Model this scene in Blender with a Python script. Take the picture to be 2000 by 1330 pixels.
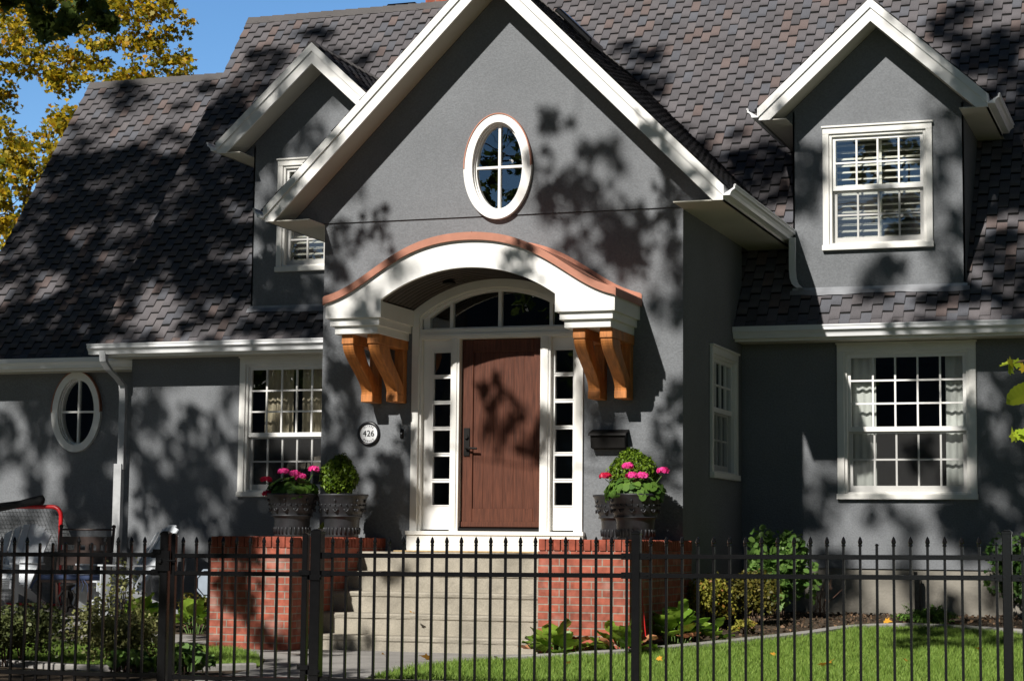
import bpy, bmesh, math, random
import numpy as np
from mathutils import Vector, Matrix
for o in list(bpy.data.objects): bpy.data.objects.remove(o)
SC = bpy.context.scene
COL = SC.collection
R = math.radians
# ---------------------------------------------------------------- camera
YAW, TILT, ROLL = R(19.2), R(5.75), R(0.55)
CAMP = np.array([6.74, -19.36, 1.10])
_d = np.array([-math.sin(YAW)*math.cos(TILT), math.cos(YAW)*math.cos(TILT), math.sin(TILT)])
_r = np.array([math.cos(YAW), math.sin(YAW), 0.0]); _u = np.cross(_r, _d)
_r2 = math.cos(ROLL)*_r+math.sin(ROLL)*_u; _u2 = -math.sin(ROLL)*_r+math.cos(ROLL)*_u
cam = bpy.data.objects.new("camera", bpy.data.cameras.new("camera")); COL.objects.link(cam)
mw = Matrix.Identity(4)
for i in range(3):
    mw[i][0], mw[i][1], mw[i][2], mw[i][3] = _r2[i], _u2[i], -_d[i], CAMP[i]
cam.matrix_world = mw
cam.data.sensor_width = 36.0; cam.data.lens = 3900*36/2000
cam.data.clip_start = 0.1; cam.data.clip_end = 5000
SC.camera = cam
# ---------------------------------------------------------------- sky and sun
SUN = np.array([-.26, -1, .79]); SUN /= np.linalg.norm(SUN)
EL = math.asin(SUN[2]); AZ = math.atan2(SUN[0], SUN[1])
world = bpy.data.worlds.new("World"); SC.world = world; world.use_nodes = True
nt = world.node_tree
bg = nt.nodes["Background"]
sky = nt.nodes.new("ShaderNodeTexSky"); sky.sky_type = 'NISHITA'; sky.sun_disc = False
sky.sun_elevation = EL; sky.sun_rotation = AZ
sky.air_density = 1.0; sky.dust_density = 0.1; sky.ozone_density = 3.0; sky.altitude = 1000
hs = nt.nodes.new('ShaderNodeHueSaturation'); hs.inputs['Saturation'].default_value = 1.18; nt.links.new(sky.outputs[0], hs.inputs['Color'])
# sky gain by direction: dimmed to deepen front shade, raised north and low south
tcw = nt.nodes.new('ShaderNodeTexCoord'); sx = nt.nodes.new('ShaderNodeSeparateXYZ'); nt.links.new(tcw.outputs['Generated'], sx.inputs[0])
mr = nt.nodes.new('ShaderNodeMapRange'); mr.interpolation_type = 'SMOOTHSTEP'; nt.links.new(sx.outputs[1], mr.inputs[0])
for k_, v_ in enumerate((.30, .85, .2, 2.2)): mr.inputs[k_+1].default_value = v_
mxw = nt.nodes.new('ShaderNodeMix'); mxw.data_type = 'RGBA'; mxw.blend_type = 'MULTIPLY'; mxw.inputs[0].default_value = 1
m2w = nt.nodes.new('ShaderNodeMapRange'); m2w.interpolation_type = 'SMOOTHSTEP'; nt.links.new(sx.outputs[2], m2w.inputs[0])
for k_, v_ in enumerate((.12, .34, 1.4, 0.)): m2w.inputs[k_+1].default_value = v_
mxa = nt.nodes.new('ShaderNodeMath'); mxa.operation = 'MAXIMUM'; m3w = nt.nodes.new('ShaderNodeMapRange'); m3w.interpolation_type = 'SMOOTHSTEP'; nt.links.new(sx.outputs[1], m3w.inputs[0])
for k_, v_ in enumerate((-.9, -.6, 1., 0.)): m3w.inputs[k_+1].default_value = v_
mmw = nt.nodes.new('ShaderNodeMath'); mmw.operation = 'MULTIPLY'; nt.links.new(m2w.outputs[0], mmw.inputs[0]); nt.links.new(m3w.outputs[0], mmw.inputs[1])
nt.links.new(mr.outputs[0], mxa.inputs[0]); nt.links.new(mmw.outputs[0], mxa.inputs[1])
nt.links.new(hs.outputs[0], mxw.inputs[6]); nt.links.new(mxa.outputs[0], mxw.inputs[7]); nt.links.new(mxw.outputs[2], bg.inputs[0]); bg.inputs[1].default_value = 0.05
sl = bpy.data.lights.new("sun", 'SUN'); sl.energy = 5.0; sl.angle = R(0.65); sl.color = (1.0, 0.955, 0.89)
so = bpy.data.objects.new("sun", sl); COL.objects.link(so)
so.rotation_euler = Vector(SUN).to_track_quat('Z', 'Y').to_euler()
SC.view_settings.view_transform = 'Standard'; SC.view_settings.look = 'None'
SC.view_settings.exposure = 0.4; SC.view_settings.gamma = 1.0
SC.render.engine = 'CYCLES'
SC.cycles.max_bounces = 6; SC.cycles.transparent_max_bounces = 12

# ---------------------------------------------------------------- materials
def mat(name, col, rough=.6, var=.12, vs=8., bump=0., bs=60., metal=0., spec=.5, attr=False, stretch=None, fine=0.):
    m = bpy.data.materials.new(name); m.use_nodes = True
    n = m.node_tree.nodes; l = m.node_tree.links; b = n["Principled BSDF"]
    b.inputs["Roughness"].default_value = rough; b.inputs["Metallic"].default_value = metal
    b.inputs["Specular IOR Level"].default_value = spec
    tc = n.new("ShaderNodeTexCoord"); co = tc.outputs["Object"]
    if stretch:
        mp = n.new("ShaderNodeMapping"); mp.inputs["Scale"].default_value = stretch; l.new(co, mp.inputs[0]); co = mp.outputs[0]
    no = n.new("ShaderNodeTexNoise"); no.inputs["Scale"].default_value = vs; no.inputs["Detail"].default_value = 5
    l.new(co, no.inputs["Vector"])
    rp = n.new("ShaderNodeMapRange"); rp.inputs[1].default_value = .3; rp.inputs[2].default_value = .7
    rp.inputs[3].default_value = 1-var; rp.inputs[4].default_value = 1+var; l.new(no.outputs[0], rp.inputs[0])
    mx = n.new("ShaderNodeMix"); mx.data_type = 'RGBA'; mx.blend_type = 'MULTIPLY'; mx.inputs[0].default_value = 1
    if attr:
        at = n.new("ShaderNodeAttribute"); at.attribute_name = "Col"; l.new(at.outputs["Color"], mx.inputs[6])
    else: mx.inputs[6].default_value = (*col, 1)
    val = rp.outputs[0]
    if fine:
        n3 = n.new("ShaderNodeTexNoise"); n3.inputs["Scale"].default_value = bs; l.new(co, n3.inputs["Vector"])
        r3 = n.new("ShaderNodeMapRange"); r3.inputs[1].default_value = .3; r3.inputs[2].default_value = .7
        r3.inputs[3].default_value = 1-fine; r3.inputs[4].default_value = 1+fine; l.new(n3.outputs[0], r3.inputs[0])
        mm = n.new("ShaderNodeMath"); mm.operation = 'MULTIPLY'; l.new(val, mm.inputs[0]); l.new(r3.outputs[0], mm.inputs[1]); val = mm.outputs[0]
    l.new(val, mx.inputs[7]); l.new(mx.outputs[2], b.inputs["Base Color"])
    if bump:
        n2 = n.new("ShaderNodeTexNoise"); n2.inputs["Scale"].default_value = bs; n2.inputs["Detail"].default_value = 4
        l.new(co, n2.inputs["Vector"])
        bp = n.new("ShaderNodeBump"); bp.inputs["Strength"].default_value = bump; bp.inputs["Distance"].default_value = .01
        l.new(n2.outputs[0], bp.inputs["Height"]); l.new(bp.outputs[0], b.inputs["Normal"])
    return m
def leafmat(name, c1, c2, trans=.35, rough=.5, c3=None):
    m = bpy.data.materials.new(name); m.use_nodes = True
    n = m.node_tree.nodes; l = m.node_tree.links; b = n["Principled BSDF"]; out = n["Material Output"]
    g = n.new("ShaderNodeNewGeometry"); cr = n.new("ShaderNodeValToRGB")
    cr.color_ramp.elements[0].color = (*c1, 1); cr.color_ramp.elements[1].color = (*c2, 1)
    if c3:
        e = cr.color_ramp.elements.new(.9); e.color = (*c2, 1); cr.color_ramp.elements[-1].color = (*c3, 1)
    l.new(g.outputs["Random Per Island"], cr.inputs[0]); l.new(cr.outputs[0], b.inputs["Base Color"])
    b.inputs["Roughness"].default_value = rough; b.inputs["Specular IOR Level"].default_value = .3
    t = n.new("ShaderNodeBsdfTranslucent"); l.new(cr.outputs[0], t.inputs[0])
    mx = n.new("ShaderNodeMixShader"); mx.inputs[0].default_value = trans
    l.new(b.outputs[0], mx.inputs[1]); l.new(t.outputs[0], mx.inputs[2]); l.new(mx.outputs[0], out.inputs[0])
    return m
def glassmat():
    m = bpy.data.materials.new("window_glass"); m.use_nodes = True
    n = m.node_tree.nodes; l = m.node_tree.links; out = n["Material Output"]; n.remove(n["Principled BSDF"])
    t = n.new("ShaderNodeBsdfTransparent"); t.inputs[0].default_value = (.86, .88, .87, 1)
    g = n.new("ShaderNodeBsdfGlossy"); g.inputs["Roughness"].default_value = 0.0; g.inputs[0].default_value = (.95, .97, 1, 1)
    no = n.new("ShaderNodeTexNoise"); no.inputs["Scale"].default_value = 2.2
    bp = n.new("ShaderNodeBump"); bp.inputs["Strength"].default_value = .03; bp.inputs["Distance"].default_value = .05
    tc = n.new("ShaderNodeTexCoord"); l.new(tc.outputs["Object"], no.inputs["Vector"]); l.new(no.outputs[0], bp.inputs["Height"]); l.new(bp.outputs[0], g.inputs["Normal"])
    lw = n.new("ShaderNodeLayerWeight"); lw.inputs[0].default_value = .5
    pw = n.new("ShaderNodeMath"); pw.operation = 'POWER'; l.new(lw.outputs["Facing"], pw.inputs[0]); pw.inputs[1].default_value = 5
    f = n.new("ShaderNodeMath"); f.operation = 'MULTIPLY_ADD'; l.new(pw.outputs[0], f.inputs[0]); f.inputs[1].default_value = .84; f.inputs[2].default_value = .16
    mx = n.new("ShaderNodeMixShader"); l.new(f.outputs[0], mx.inputs[0]); l.new(t.outputs[0], mx.inputs[1]); l.new(g.outputs[0], mx.inputs[2])
    l.new(mx.outputs[0], out.inputs[0]); return m
def screenmat():
    m = bpy.data.materials.new("insect_screen"); m.use_nodes = True
    n = m.node_tree.nodes; l = m.node_tree.links; out = n["Material Output"]; b = n["Principled BSDF"]
    b.inputs["Base Color"].default_value = (.07, .07, .07, 1); b.inputs["Roughness"].default_value = .8
    t = n.new("ShaderNodeBsdfTransparent"); mx = n.new("ShaderNodeMixShader"); mx.inputs[0].default_value = .24
    l.new(t.outputs[0], mx.inputs[1]); l.new(b.outputs[0], mx.inputs[2]); l.new(mx.outputs[0], out.inputs[0]); return m
def brickmat(name, c1, c2, mortar, bw=.2, rh=.0685, ms=.012):
    m = bpy.data.materials.new(name); m.use_nodes = True
    n = m.node_tree.nodes; l = m.node_tree.links; b = n["Principled BSDF"]; b.inputs["Roughness"].default_value = .85
    b.inputs["Specular IOR Level"].default_value = .2
    g = n.new("ShaderNodeNewGeometry"); s = n.new("ShaderNodeSeparateXYZ"); l.new(g.outputs["Position"], s.inputs[0])
    a = n.new("ShaderNodeMath"); l.new(s.outputs[0], a.inputs[0]); l.new(s.outputs[1], a.inputs[1])
    c = n.new("ShaderNodeCombineXYZ"); l.new(a.outputs[0], c.inputs[0]); l.new(s.outputs[2], c.inputs[1])
    br = n.new("ShaderNodeTexBrick"); br.inputs["Scale"].default_value = 1; br.inputs["Brick Width"].default_value = bw
    br.inputs["Row Height"].default_value = rh; br.inputs["Mortar Size"].default_value = ms*.5; br.inputs["Mortar Smooth"].default_value = .2
    br.inputs["Color1"].default_value = (*c1, 1); br.inputs["Color2"].default_value = (*c2, 1); br.inputs["Mortar"].default_value = (*mortar, 1)
    l.new(c.outputs[0], br.inputs["Vector"])
    no = n.new("ShaderNodeTexNoise"); no.inputs["Scale"].default_value = 14; no.inputs["Detail"].default_value = 6; l.new(g.outputs["Position"], no.inputs["Vector"])
    rp = n.new("ShaderNodeMapRange"); rp.inputs[1].default_value = .3; rp.inputs[2].default_value = .75; rp.inputs[3].default_value = .62; rp.inputs[4].default_value = 1.3; l.new(no.outputs[0], rp.inputs[0])
    mx = n.new("ShaderNodeMix"); mx.data_type = 'RGBA'; mx.blend_type = 'MULTIPLY'; mx.inputs[0].default_value = 1
    l.new(br.outputs[0], mx.inputs[6]); l.new(rp.outputs[0], mx.inputs[7])
    # lime bloom on some bricks
    n4 = n.new("ShaderNodeTexNoise"); n4.inputs["Scale"].default_value = 5; l.new(g.outputs["Position"], n4.inputs["Vector"])
    r4 = n.new("ShaderNodeMapRange"); r4.inputs[1].default_value = .58; r4.inputs[2].default_value = .8; r4.inputs[4].default_value = .35; l.new(n4.outputs[0], r4.inputs[0])
    m2 = n.new("ShaderNodeMix"); m2.data_type = 'RGBA'; l.new(r4.outputs[0], m2.inputs[0]); l.new(mx.outputs[2], m2.inputs[6]); m2.inputs[7].default_value = (.5, .4, .35, 1)
    l.new(m2.outputs[2], b.inputs["Base Color"])
    bp = n.new("ShaderNodeBump"); bp.inputs["Strength"].default_value = .6; bp.inputs["Distance"].default_value = .006; bp.invert = True
    l.new(br.outputs["Fac"], bp.inputs["Height"]); l.new(bp.outputs[0], b.inputs["Normal"])
    return m
STUCCO = mat("charcoal_stucco", (.166, .175, .186), .92, .10, 1.1, .55, 55, spec=.2, fine=.11)
WHITE = mat("white_paint", (.76, .755, .73), .45, .04, 3., .05, 90)
WHITE2 = mat("white_trim_paint", (.74, .73, .69), .4, .05, 4., .05, 90)
GUTTER = mat("white_aluminium", (.72, .73, .74), .35, .05, 2.)
GALV = mat("weathered_aluminium", (.40, .41, .42), .4, .2, 7.)
SOFFIT = mat("cream_soffit", (.52, .50, .43), .6, .05, 3.)
SHINGLE = mat("asphalt_shingle", (1, 1, 1), .95, .10, 3., .5, 180, spec=.15, attr=True, fine=.22)
SLAB = mat("roof_underlay", (.012, .012, .013), .95)
COPPER = mat("copper_sheet", (.38, .165, .108), .48, .12, 6., .05, 30, metal=.35)
CEDAR = mat("cedar_timber", (.46, .17, .042), .6, .28, 5., .1, 40, stretch=(9, 2, 1.2))
DOORW = mat("walnut_stained_wood", (.088, .030, .0165), .5, .38, 6., .12, 60, stretch=(14, 6, .8), spec=.25)
DARKW = mat("dark_stained_ceiling", (.06, .05, .042), .7, .2, 6., stretch=(1, 9, 9))
BLACKM = mat("black_painted_metal", (.0045, .0045, .005), .2, .15, 20., .06, 120, spec=.45)
DARKMETAL = mat("dark_bronze_metal", (.010, .0092, .0088), .6, .15, 20., spec=.15)
POTM = mat("black_cast_resin", (.017, .018, .021), .5, .35, 14., .15, 50)
CONC = mat("weathered_concrete", (.30, .275, .225), .9, .2, 5., .5, 70, spec=.2, fine=.12)
CONCP = mat("path_concrete", (.26, .25, .235), .9, .16, 3., .3, 60, spec=.2, fine=.1)
FOUND = mat("parged_foundation", (.22, .205, .175), .92, .25, 3., .5, 40, spec=.2)
SOIL = mat("garden_soil", (.055, .042, .030), .98, .5, 9., 1., 30, spec=.1, fine=.3)
ASPHALT = mat("asphalt", (.05, .05, .05), .95, .2, 6., .4, 80)
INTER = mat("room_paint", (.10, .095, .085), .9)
BRICK = brickmat("red_brick", (.37, .103, .064), (.27, .082, .056), (.27, .23, .19))
BRICKCAP = mat("red_cap_brick", (.27, .068, .042), .85, .35, 12., .4, 40, spec=.2)
MORTAR = mat("mortar", (.36, .32, .27), .95, .15, 20.)
FLASH = mat("lead_flashing", (.27, .28, .30), .38, .2, 5., .15, 12, metal=.25)
FABW = mat("white_curtain_cloth", (.70, .71, .68), .9, .05, 6.)
FABB = mat("beige_curtain_cloth", (.58, .50, .36), .9, .08, 9.)
SHUT = mat("cream_shutter_slat", (.84, .82, .73), .5, .05, 4.)
GLASS = glassmat(); SCREEN = screenmat()
GREYP = mat("pale_grey_painted_wood", (.54, .57, .60), .5, .08, 5., .05, 60)
REDP = mat("red_painted_steel", (.50, .012, .015), .35, .1, 10.)
NET = mat("grey_net_cord", (.2, .21, .21), .9)
BLACKF = mat("black_cloth", (.01, .01, .011), .85, .2, 10.)
NAVY = mat("navy_cushion_cloth", (.02, .035, .085), .85, .2, 8.)
DARKWOOD = mat("dark_brown_wood", (.03, .016, .012), .5, .25, 8.)
SIGNW = mat("sign_white", (.72, .73, .74), .45, .03); SIGNB = mat("sign_black", (.008, .008, .01), .3)
SIGNBL = mat("pale_blue_sign_face", (.26, .31, .37), .5)
MATT = mat("tan_door_mat", (.42, .30, .15), .95, .25, 30.)
BARK = mat("grey_brown_bark", (.085, .065, .05), .95, .35, 7., .9, 18, stretch=(3, 3, .6), spec=.15)
TWIG = mat("brown_twig", (.06, .035, .022), .9)
STEMG = mat("green_stem", (.09, .16, .03), .7)
PINK = leafmat("pink_petal", (.80, .03, .26), (.92, .10, .42), .3)
REDF = leafmat("crimson_petal", (.55, .01, .04), (.75, .03, .12), .3)
LYEL = leafmat("golden_maple_leaf", (.10, .13, .012), (.60, .41, .02), .45, c3=(.58, .28, .03))
LSHADE = leafmat("green_maple_leaf", (.05, .085, .018), (.11, .14, .025), .3)
LSPRIG = leafmat("lime_maple_leaf", (.30, .42, .03), (.45, .50, .04), .4, c3=(.55, .35, .03))
LGER = leafmat("geranium_leaf", (.05, .12, .018), (.12, .22, .035), .25)
LBOX = leafmat("cedar_ball_leaf", (.06, .12, .008), (.15, .23, .015), .2)
LBERG = leafmat("bergenia_leaf", (.10, .20, .02), (.24, .36, .045), .25, .35)
LBERR = leafmat("red_tinged_bergenia_leaf", (.40, .14, .07), (.50, .24, .12), .25)
LHYD = leafmat("hydrangea_leaf", (.07, .15, .03), (.16, .27, .06), .3)
LSPI = leafmat("yellow_green_spirea_leaf", (.16, .17, .02), (.32, .30, .05), .3, c3=(.30, .12, .03))
LOLV = leafmat("olive_shrub_leaf", (.07, .08, .015), (.17, .14, .025), .3)
LPOT = leafmat("pale_potentilla_leaf", (.13, .145, .045), (.29, .29, .11), .3)
LDRK = leafmat("dark_shrub_leaf", (.05, .07, .02), (.13, .15, .05), .3)
LJUN = leafmat("juniper_needle", (.07, .17, .02), (.17, .30, .05), .2)
LDEEP = leafmat("deep_green_leaf", (.02, .06, .012), (.06, .11, .02), .25)
GRASSM = leafmat("lawn_blade", (.10, .19, .022), (.27, .39, .075), .3, .6)
LFALL = leafmat("fallen_yellow_leaf", (.60, .36, .03), (.62, .28, .04), .2)

# ---------------------------------------------------------------- builders
ORG = {}
def thing(name, label, cat, loc=(0, 0, 0), group=None, rz=0.):
    o = bpy.data.objects.new(name, None); COL.objects.link(o); o.empty_display_size = .1
    o.location = loc; o.rotation_euler = (0, 0, rz); o["label"] = label; o["category"] = cat
    if group: o["group"] = group
    ORG[o.name] = Vector(loc); return o
def tag(o, label, cat, group=None, kind=None):
    o["label"] = label; o["category"] = cat
    if group: o["group"] = group
    if kind: o["kind"] = kind
    return o
def finish(me, name, m, parent=None, local=False, smooth=False, bevel=0, seg=1, sub=0):
    me.materials.append(m)
    o = bpy.data.objects.new(name, me); COL.objects.link(o)
    if parent is not None:
        org = ORG[parent.name]; o.parent = parent; ORG[o.name] = org
        if not local and org.length > 0: me.transform(Matrix.Translation(-org))
    else: ORG[o.name] = Vector((0, 0, 0))
    if smooth: me.shade_smooth()
    if bevel:
        b = o.modifiers.new("bevel", 'BEVEL'); b.width = bevel; b.segments = seg; b.limit_method = 'ANGLE'; b.angle_limit = R(40)
    if sub:
        s = o.modifiers.new("sub", 'SUBSURF'); s.levels = sub; s.render_levels = sub
    return o
ID = lambda x, y, z: (x, y, z)
class M:
    def __init__(s, P=ID): s.v = []; s.f = []; s.P = P
    def add(s, vs, fs):
        n = len(s.v); s.v += [s.P(*v) for v in vs]; s.f += [tuple(i+n for i in f) for f in fs]; return s
    def box(s, x0, x1, y0, y1, z0, z1):
        return s.add([(x0, y0, z0), (x1, y0, z0), (x1, y1, z0), (x0, y1, z0), (x0, y0, z1), (x1, y0, z1), (x1, y1, z1), (x0, y1, z1)],
                     [(0, 3, 2, 1), (4, 5, 6, 7), (0, 1, 5, 4), (1, 2, 6, 5), (2, 3, 7, 6), (3, 0, 4, 7)])
    def prism(s, pts, a, b, f):            # outline pts (u,v) extruded from a to b, f(u,v,w)->xyz
        n = len(pts); vs = [f(u, v, a) for u, v in pts]+[f(u, v, b) for u, v in pts]
        return s.add(vs, [tuple(range(n-1, -1, -1)), tuple(range(n, 2*n))]+[(i, (i+1) % n, n+(i+1) % n, n+i) for i in range(n)])
    def strip(s, A, Bp):                     # quad strip between two polylines
        n = len(A); return s.add(list(A)+list(Bp), [(i, i+1, n+i+1, n+i) for i in range(n-1)])
    def ring(s, A, Bp):
        n = len(A); return s.add(list(A)+list(Bp), [(i, (i+1) % n, n+(i+1) % n, n+i) for i in range(n)])
    def tube(s, pts, rad, k=8, cap=True):
        pts = [Vector(p) for p in pts]; n = len(pts)
        rad = [rad]*n if not hasattr(rad, '__len__') else rad
        vs = []; ref = None
        for i, p in enumerate(pts):
            t = (pts[min(i+1, n-1)]-pts[max(i-1, 0)]).normalized()
            if ref is None: ref = Vector((0, 0, 1)) if abs(t.z) < .9 else Vector((1, 0, 0))
            a = t.cross(ref); a = a.normalized() if a.length > 1e-6 else t.orthogonal().normalized(); ref = a.cross(t); b = ref
            for j in range(k):
                w = 2*math.pi*j/k; vs.append(tuple(p+(a*math.cos(w)+b*math.sin(w))*rad[i]))
        fs = [(i*k+j, i*k+(j+1) % k, (i+1)*k+(j+1) % k, (i+1)*k+j) for i in range(n-1) for j in range(k)]
        if cap: fs += [tuple(range(k-1, -1, -1)), tuple(range((n-1)*k, n*k))]
        return s.add(vs, fs)
    def lathe(s, prof, c=(0, 0, 0), k=28, wob=None):
        vs = []
        for r, z in prof:
            for j in range(k):
                w = 2*math.pi*j/k; vs.append((c[0]+r*math.cos(w), c[1]+r*math.sin(w), c[2]+z))
        n = len(prof)
        return s.add(vs, [(i*k+j, i*k+(j+1) % k, (i+1)*k+(j+1) % k, (i+1)*k+j) for i in range(n-1) for j in range(k)])
    def ball(s, c, r, k=8, sq=1.):
        pr = [(max(1e-4, r*math.sin(math.pi*i/k)), -r*sq*math.cos(math.pi*i/k)) for i in range(k+1)]
        return s.lathe(pr, c, k+2)
    def build(s, name, m, parent=None, fix=True, **kw):
        me = bpy.data.meshes.new(name); me.from_pydata(s.v, [], s.f); me.update()
        if fix:
            bm = bmesh.new(); bm.from_mesh(me); bmesh.ops.recalc_face_normals(bm, faces=bm.faces); bm.to_mesh(me); bm.free()
        return finish(me, name, m, parent, **kw)
def sheet(name, outer, holes, f, m, parent=None, depth=None):
    """flat outline with holes, f(u,v,w)->xyz; depth gives each hole its reveal"""
    bm = bmesh.new(); es = []
    for loop in [outer]+holes:
        vs = [bm.verts.new(f(u, v, 0)) for u, v in loop]
        es += [bm.edges.new((vs[i], vs[(i+1) % len(vs)])) for i in range(len(vs))]
    bmesh.ops.triangle_fill(bm, use_beauty=True, use_dissolve=False, edges=es)
    if depth:
        for loop in holes:
            a = [bm.verts.new(f(u, v, 0)) for u, v in loop]; b = [bm.verts.new(f(u, v, depth)) for u, v in loop]
            for i in range(len(a)):
                j = (i+1) % len(a); bm.faces.new((a[i], a[j], b[j], b[i]))
    me = bpy.data.meshes.new(name); bm.to_mesh(me); bm.free()
    return finish(me, name, m, parent)
def rect(x0, x1, z0, z1): return [(x0, z0), (x1, z0), (x1, z1), (x0, z1)]
def ell(cx, cz, a, b, n=40, t0=0, t1=2*math.pi, end=False):
    k = n-1 if end else n
    return [(cx+a*math.cos(t0+(t1-t0)*i/k), cz+b*math.sin(t0+(t1-t0)*i/k)) for i in range(n)]
def np_mesh(V, F4):
    """fast mesh: V (n,3), F4 list of (m,k) int arrays"""
    me = bpy.data.meshes.new("m"); me.vertices.add(len(V)); me.vertices.foreach_set("co", np.ascontiguousarray(V, np.float32).ravel())
    loops = np.concatenate([f.ravel() for f in F4]); tot = np.concatenate([np.full(len(f), f.shape[1]) for f in F4])
    me.loops.add(len(loops)); me.loops.foreach_set("vertex_index", loops.astype(np.int32))
    me.polygons.add(len(tot)); st = np.concatenate([[0], np.cumsum(tot)[:-1]])
    me.polygons.foreach_set("loop_start", st.astype(np.int32)); me.polygons.foreach_set("loop_total", tot.astype(np.int32))
    me.update(); me.validate(); return me
DIAM = np.array([(0, 0), (.32, .45), (0, 1), (-.32, .45)])
OVAL = np.array([(0, 0), (.26, .2), (.34, .5), (.22, .82), (0, 1), (-.22, .82), (-.34, .5), (-.26, .2)])
ROUND = np.array([(0, .05), (.3, .02), (.5, .3), (.48, .65), (.25, .95), (0, 1), (-.25, .95), (-.48, .65), (-.5, .3), (-.3, .02)])
MAPLE = np.array([(0, 0), (.22, -.05), (.2, .12), (.5, .16), (.36, .38), (.52, .62), (.25, .6), (.14, .74), (0, 1), (-.14, .74), (-.25, .6), (-.52, .62), (-.36, .38), (-.5, .16), (-.2, .12), (-.22, -.05)])
def leaves(name, pts, size, m, parent=None, seed=1, shape=DIAM, out=None, ow=.6, up=.0, droop=0., jit=.35, label=None):
    """one leaf per point; out: preferred facing per point"""
    rg = np.random.default_rng(seed); n = len(pts); pts = np.asarray(pts, float)
    nr = rg.normal(size=(n, 3))
    if out is not None: nr = nr/np.linalg.norm(nr, axis=1)[:, None]*(1-ow)+out*ow
    nr[:, 2] += up; nr /= np.linalg.norm(nr, axis=1)[:, None]+1e-9
    d = rg.normal(size=(n, 3)); d[:, 2] -= droop; d -= (d*nr).sum(1)[:, None]*nr; d /= np.linalg.norm(d, axis=1)[:, None]+1e-9
    s = np.cross(nr, d); sz = size*(1+jit*(rg.random(n)*2-1))
    k = len(shape)
    V = pts[:, None, :]+sz[:, None, None]*(shape[None, :, 0, None]*s[:, None, :]+(shape[None, :, 1, None]-.4)*d[:, None, :]
        + (np.abs(shape[None, :, 0, None])*.35-(shape[None, :, 1, None]-.4)**2*.25)*nr[:, None, :])
    me = np_mesh(V.reshape(-1, 3), [np.arange(n*k).reshape(n, k)])
    return finish(me, name, m, parent)
def sm(t): t = np.clip(t, 0, 1); return t*t*(3-2*t)
def tz(x, y):
    x = np.asarray(x, float); y = np.asarray(y, float)
    return .065*sm((y+6.2)/3.4)+sm((x-.7)/1.1)*.285*sm((y+4.4)/7.0)+sm((-1.6-x)/1.4)*.135*sm((y+2.8)/3.0)-.42*sm((-6.6-y)/4.2)
def fz(x, y): return float(tz(x, y))
def drape(name, poly, off, m, step=.35):
    bm = bmesh.new(); bm.faces.new([bm.verts.new((x, y, 0)) for x, y in poly])
    bmesh.ops.triangulate(bm, faces=bm.faces)
    xs = [p[0] for p in poly]; ys = [p[1] for p in poly]
    for ax, lo, hi in ((0, min(xs), max(xs)), (1, min(ys), max(ys))):
        k = lo+step
        while k < hi:
            no = (1, 0, 0) if ax == 0 else (0, 1, 0); co = (k, 0, 0) if ax == 0 else (0, k, 0)
            bmesh.ops.bisect_plane(bm, geom=bm.verts[:]+bm.edges[:]+bm.faces[:], plane_co=co, plane_no=no); k += step
    for v in bm.verts: v.co.z = fz(v.co.x, v.co.y)+off
    bmesh.ops.recalc_face_normals(bm, faces=bm.faces)
    me = bpy.data.meshes.new(name); bm.to_mesh(me); bm.free()
    return finish(me, name, m)
def inpoly(P, poly):
    x, y = P[:, 0], P[:, 1]; r = np.zeros(len(P), bool); n = len(poly)
    for i in range(n):
        x0, y0 = poly[i]; x1, y1 = poly[(i+1) % n]
        c = ((y0 > y) != (y1 > y)); xi = x0+(y-y0)*(x1-x0)/((y1-y0) if y1 != y0 else 1e-9); r ^= c & (x < xi)
    return r
def in_frame(p, mx=0.):
    q = np.asarray(p)-CAMP; z = q@_d
    if z < .1: return False
    return abs(3900*(q@_r2)/z) < 1000+mx and abs(3900*(q@_u2)/z) < 665+mx
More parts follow.
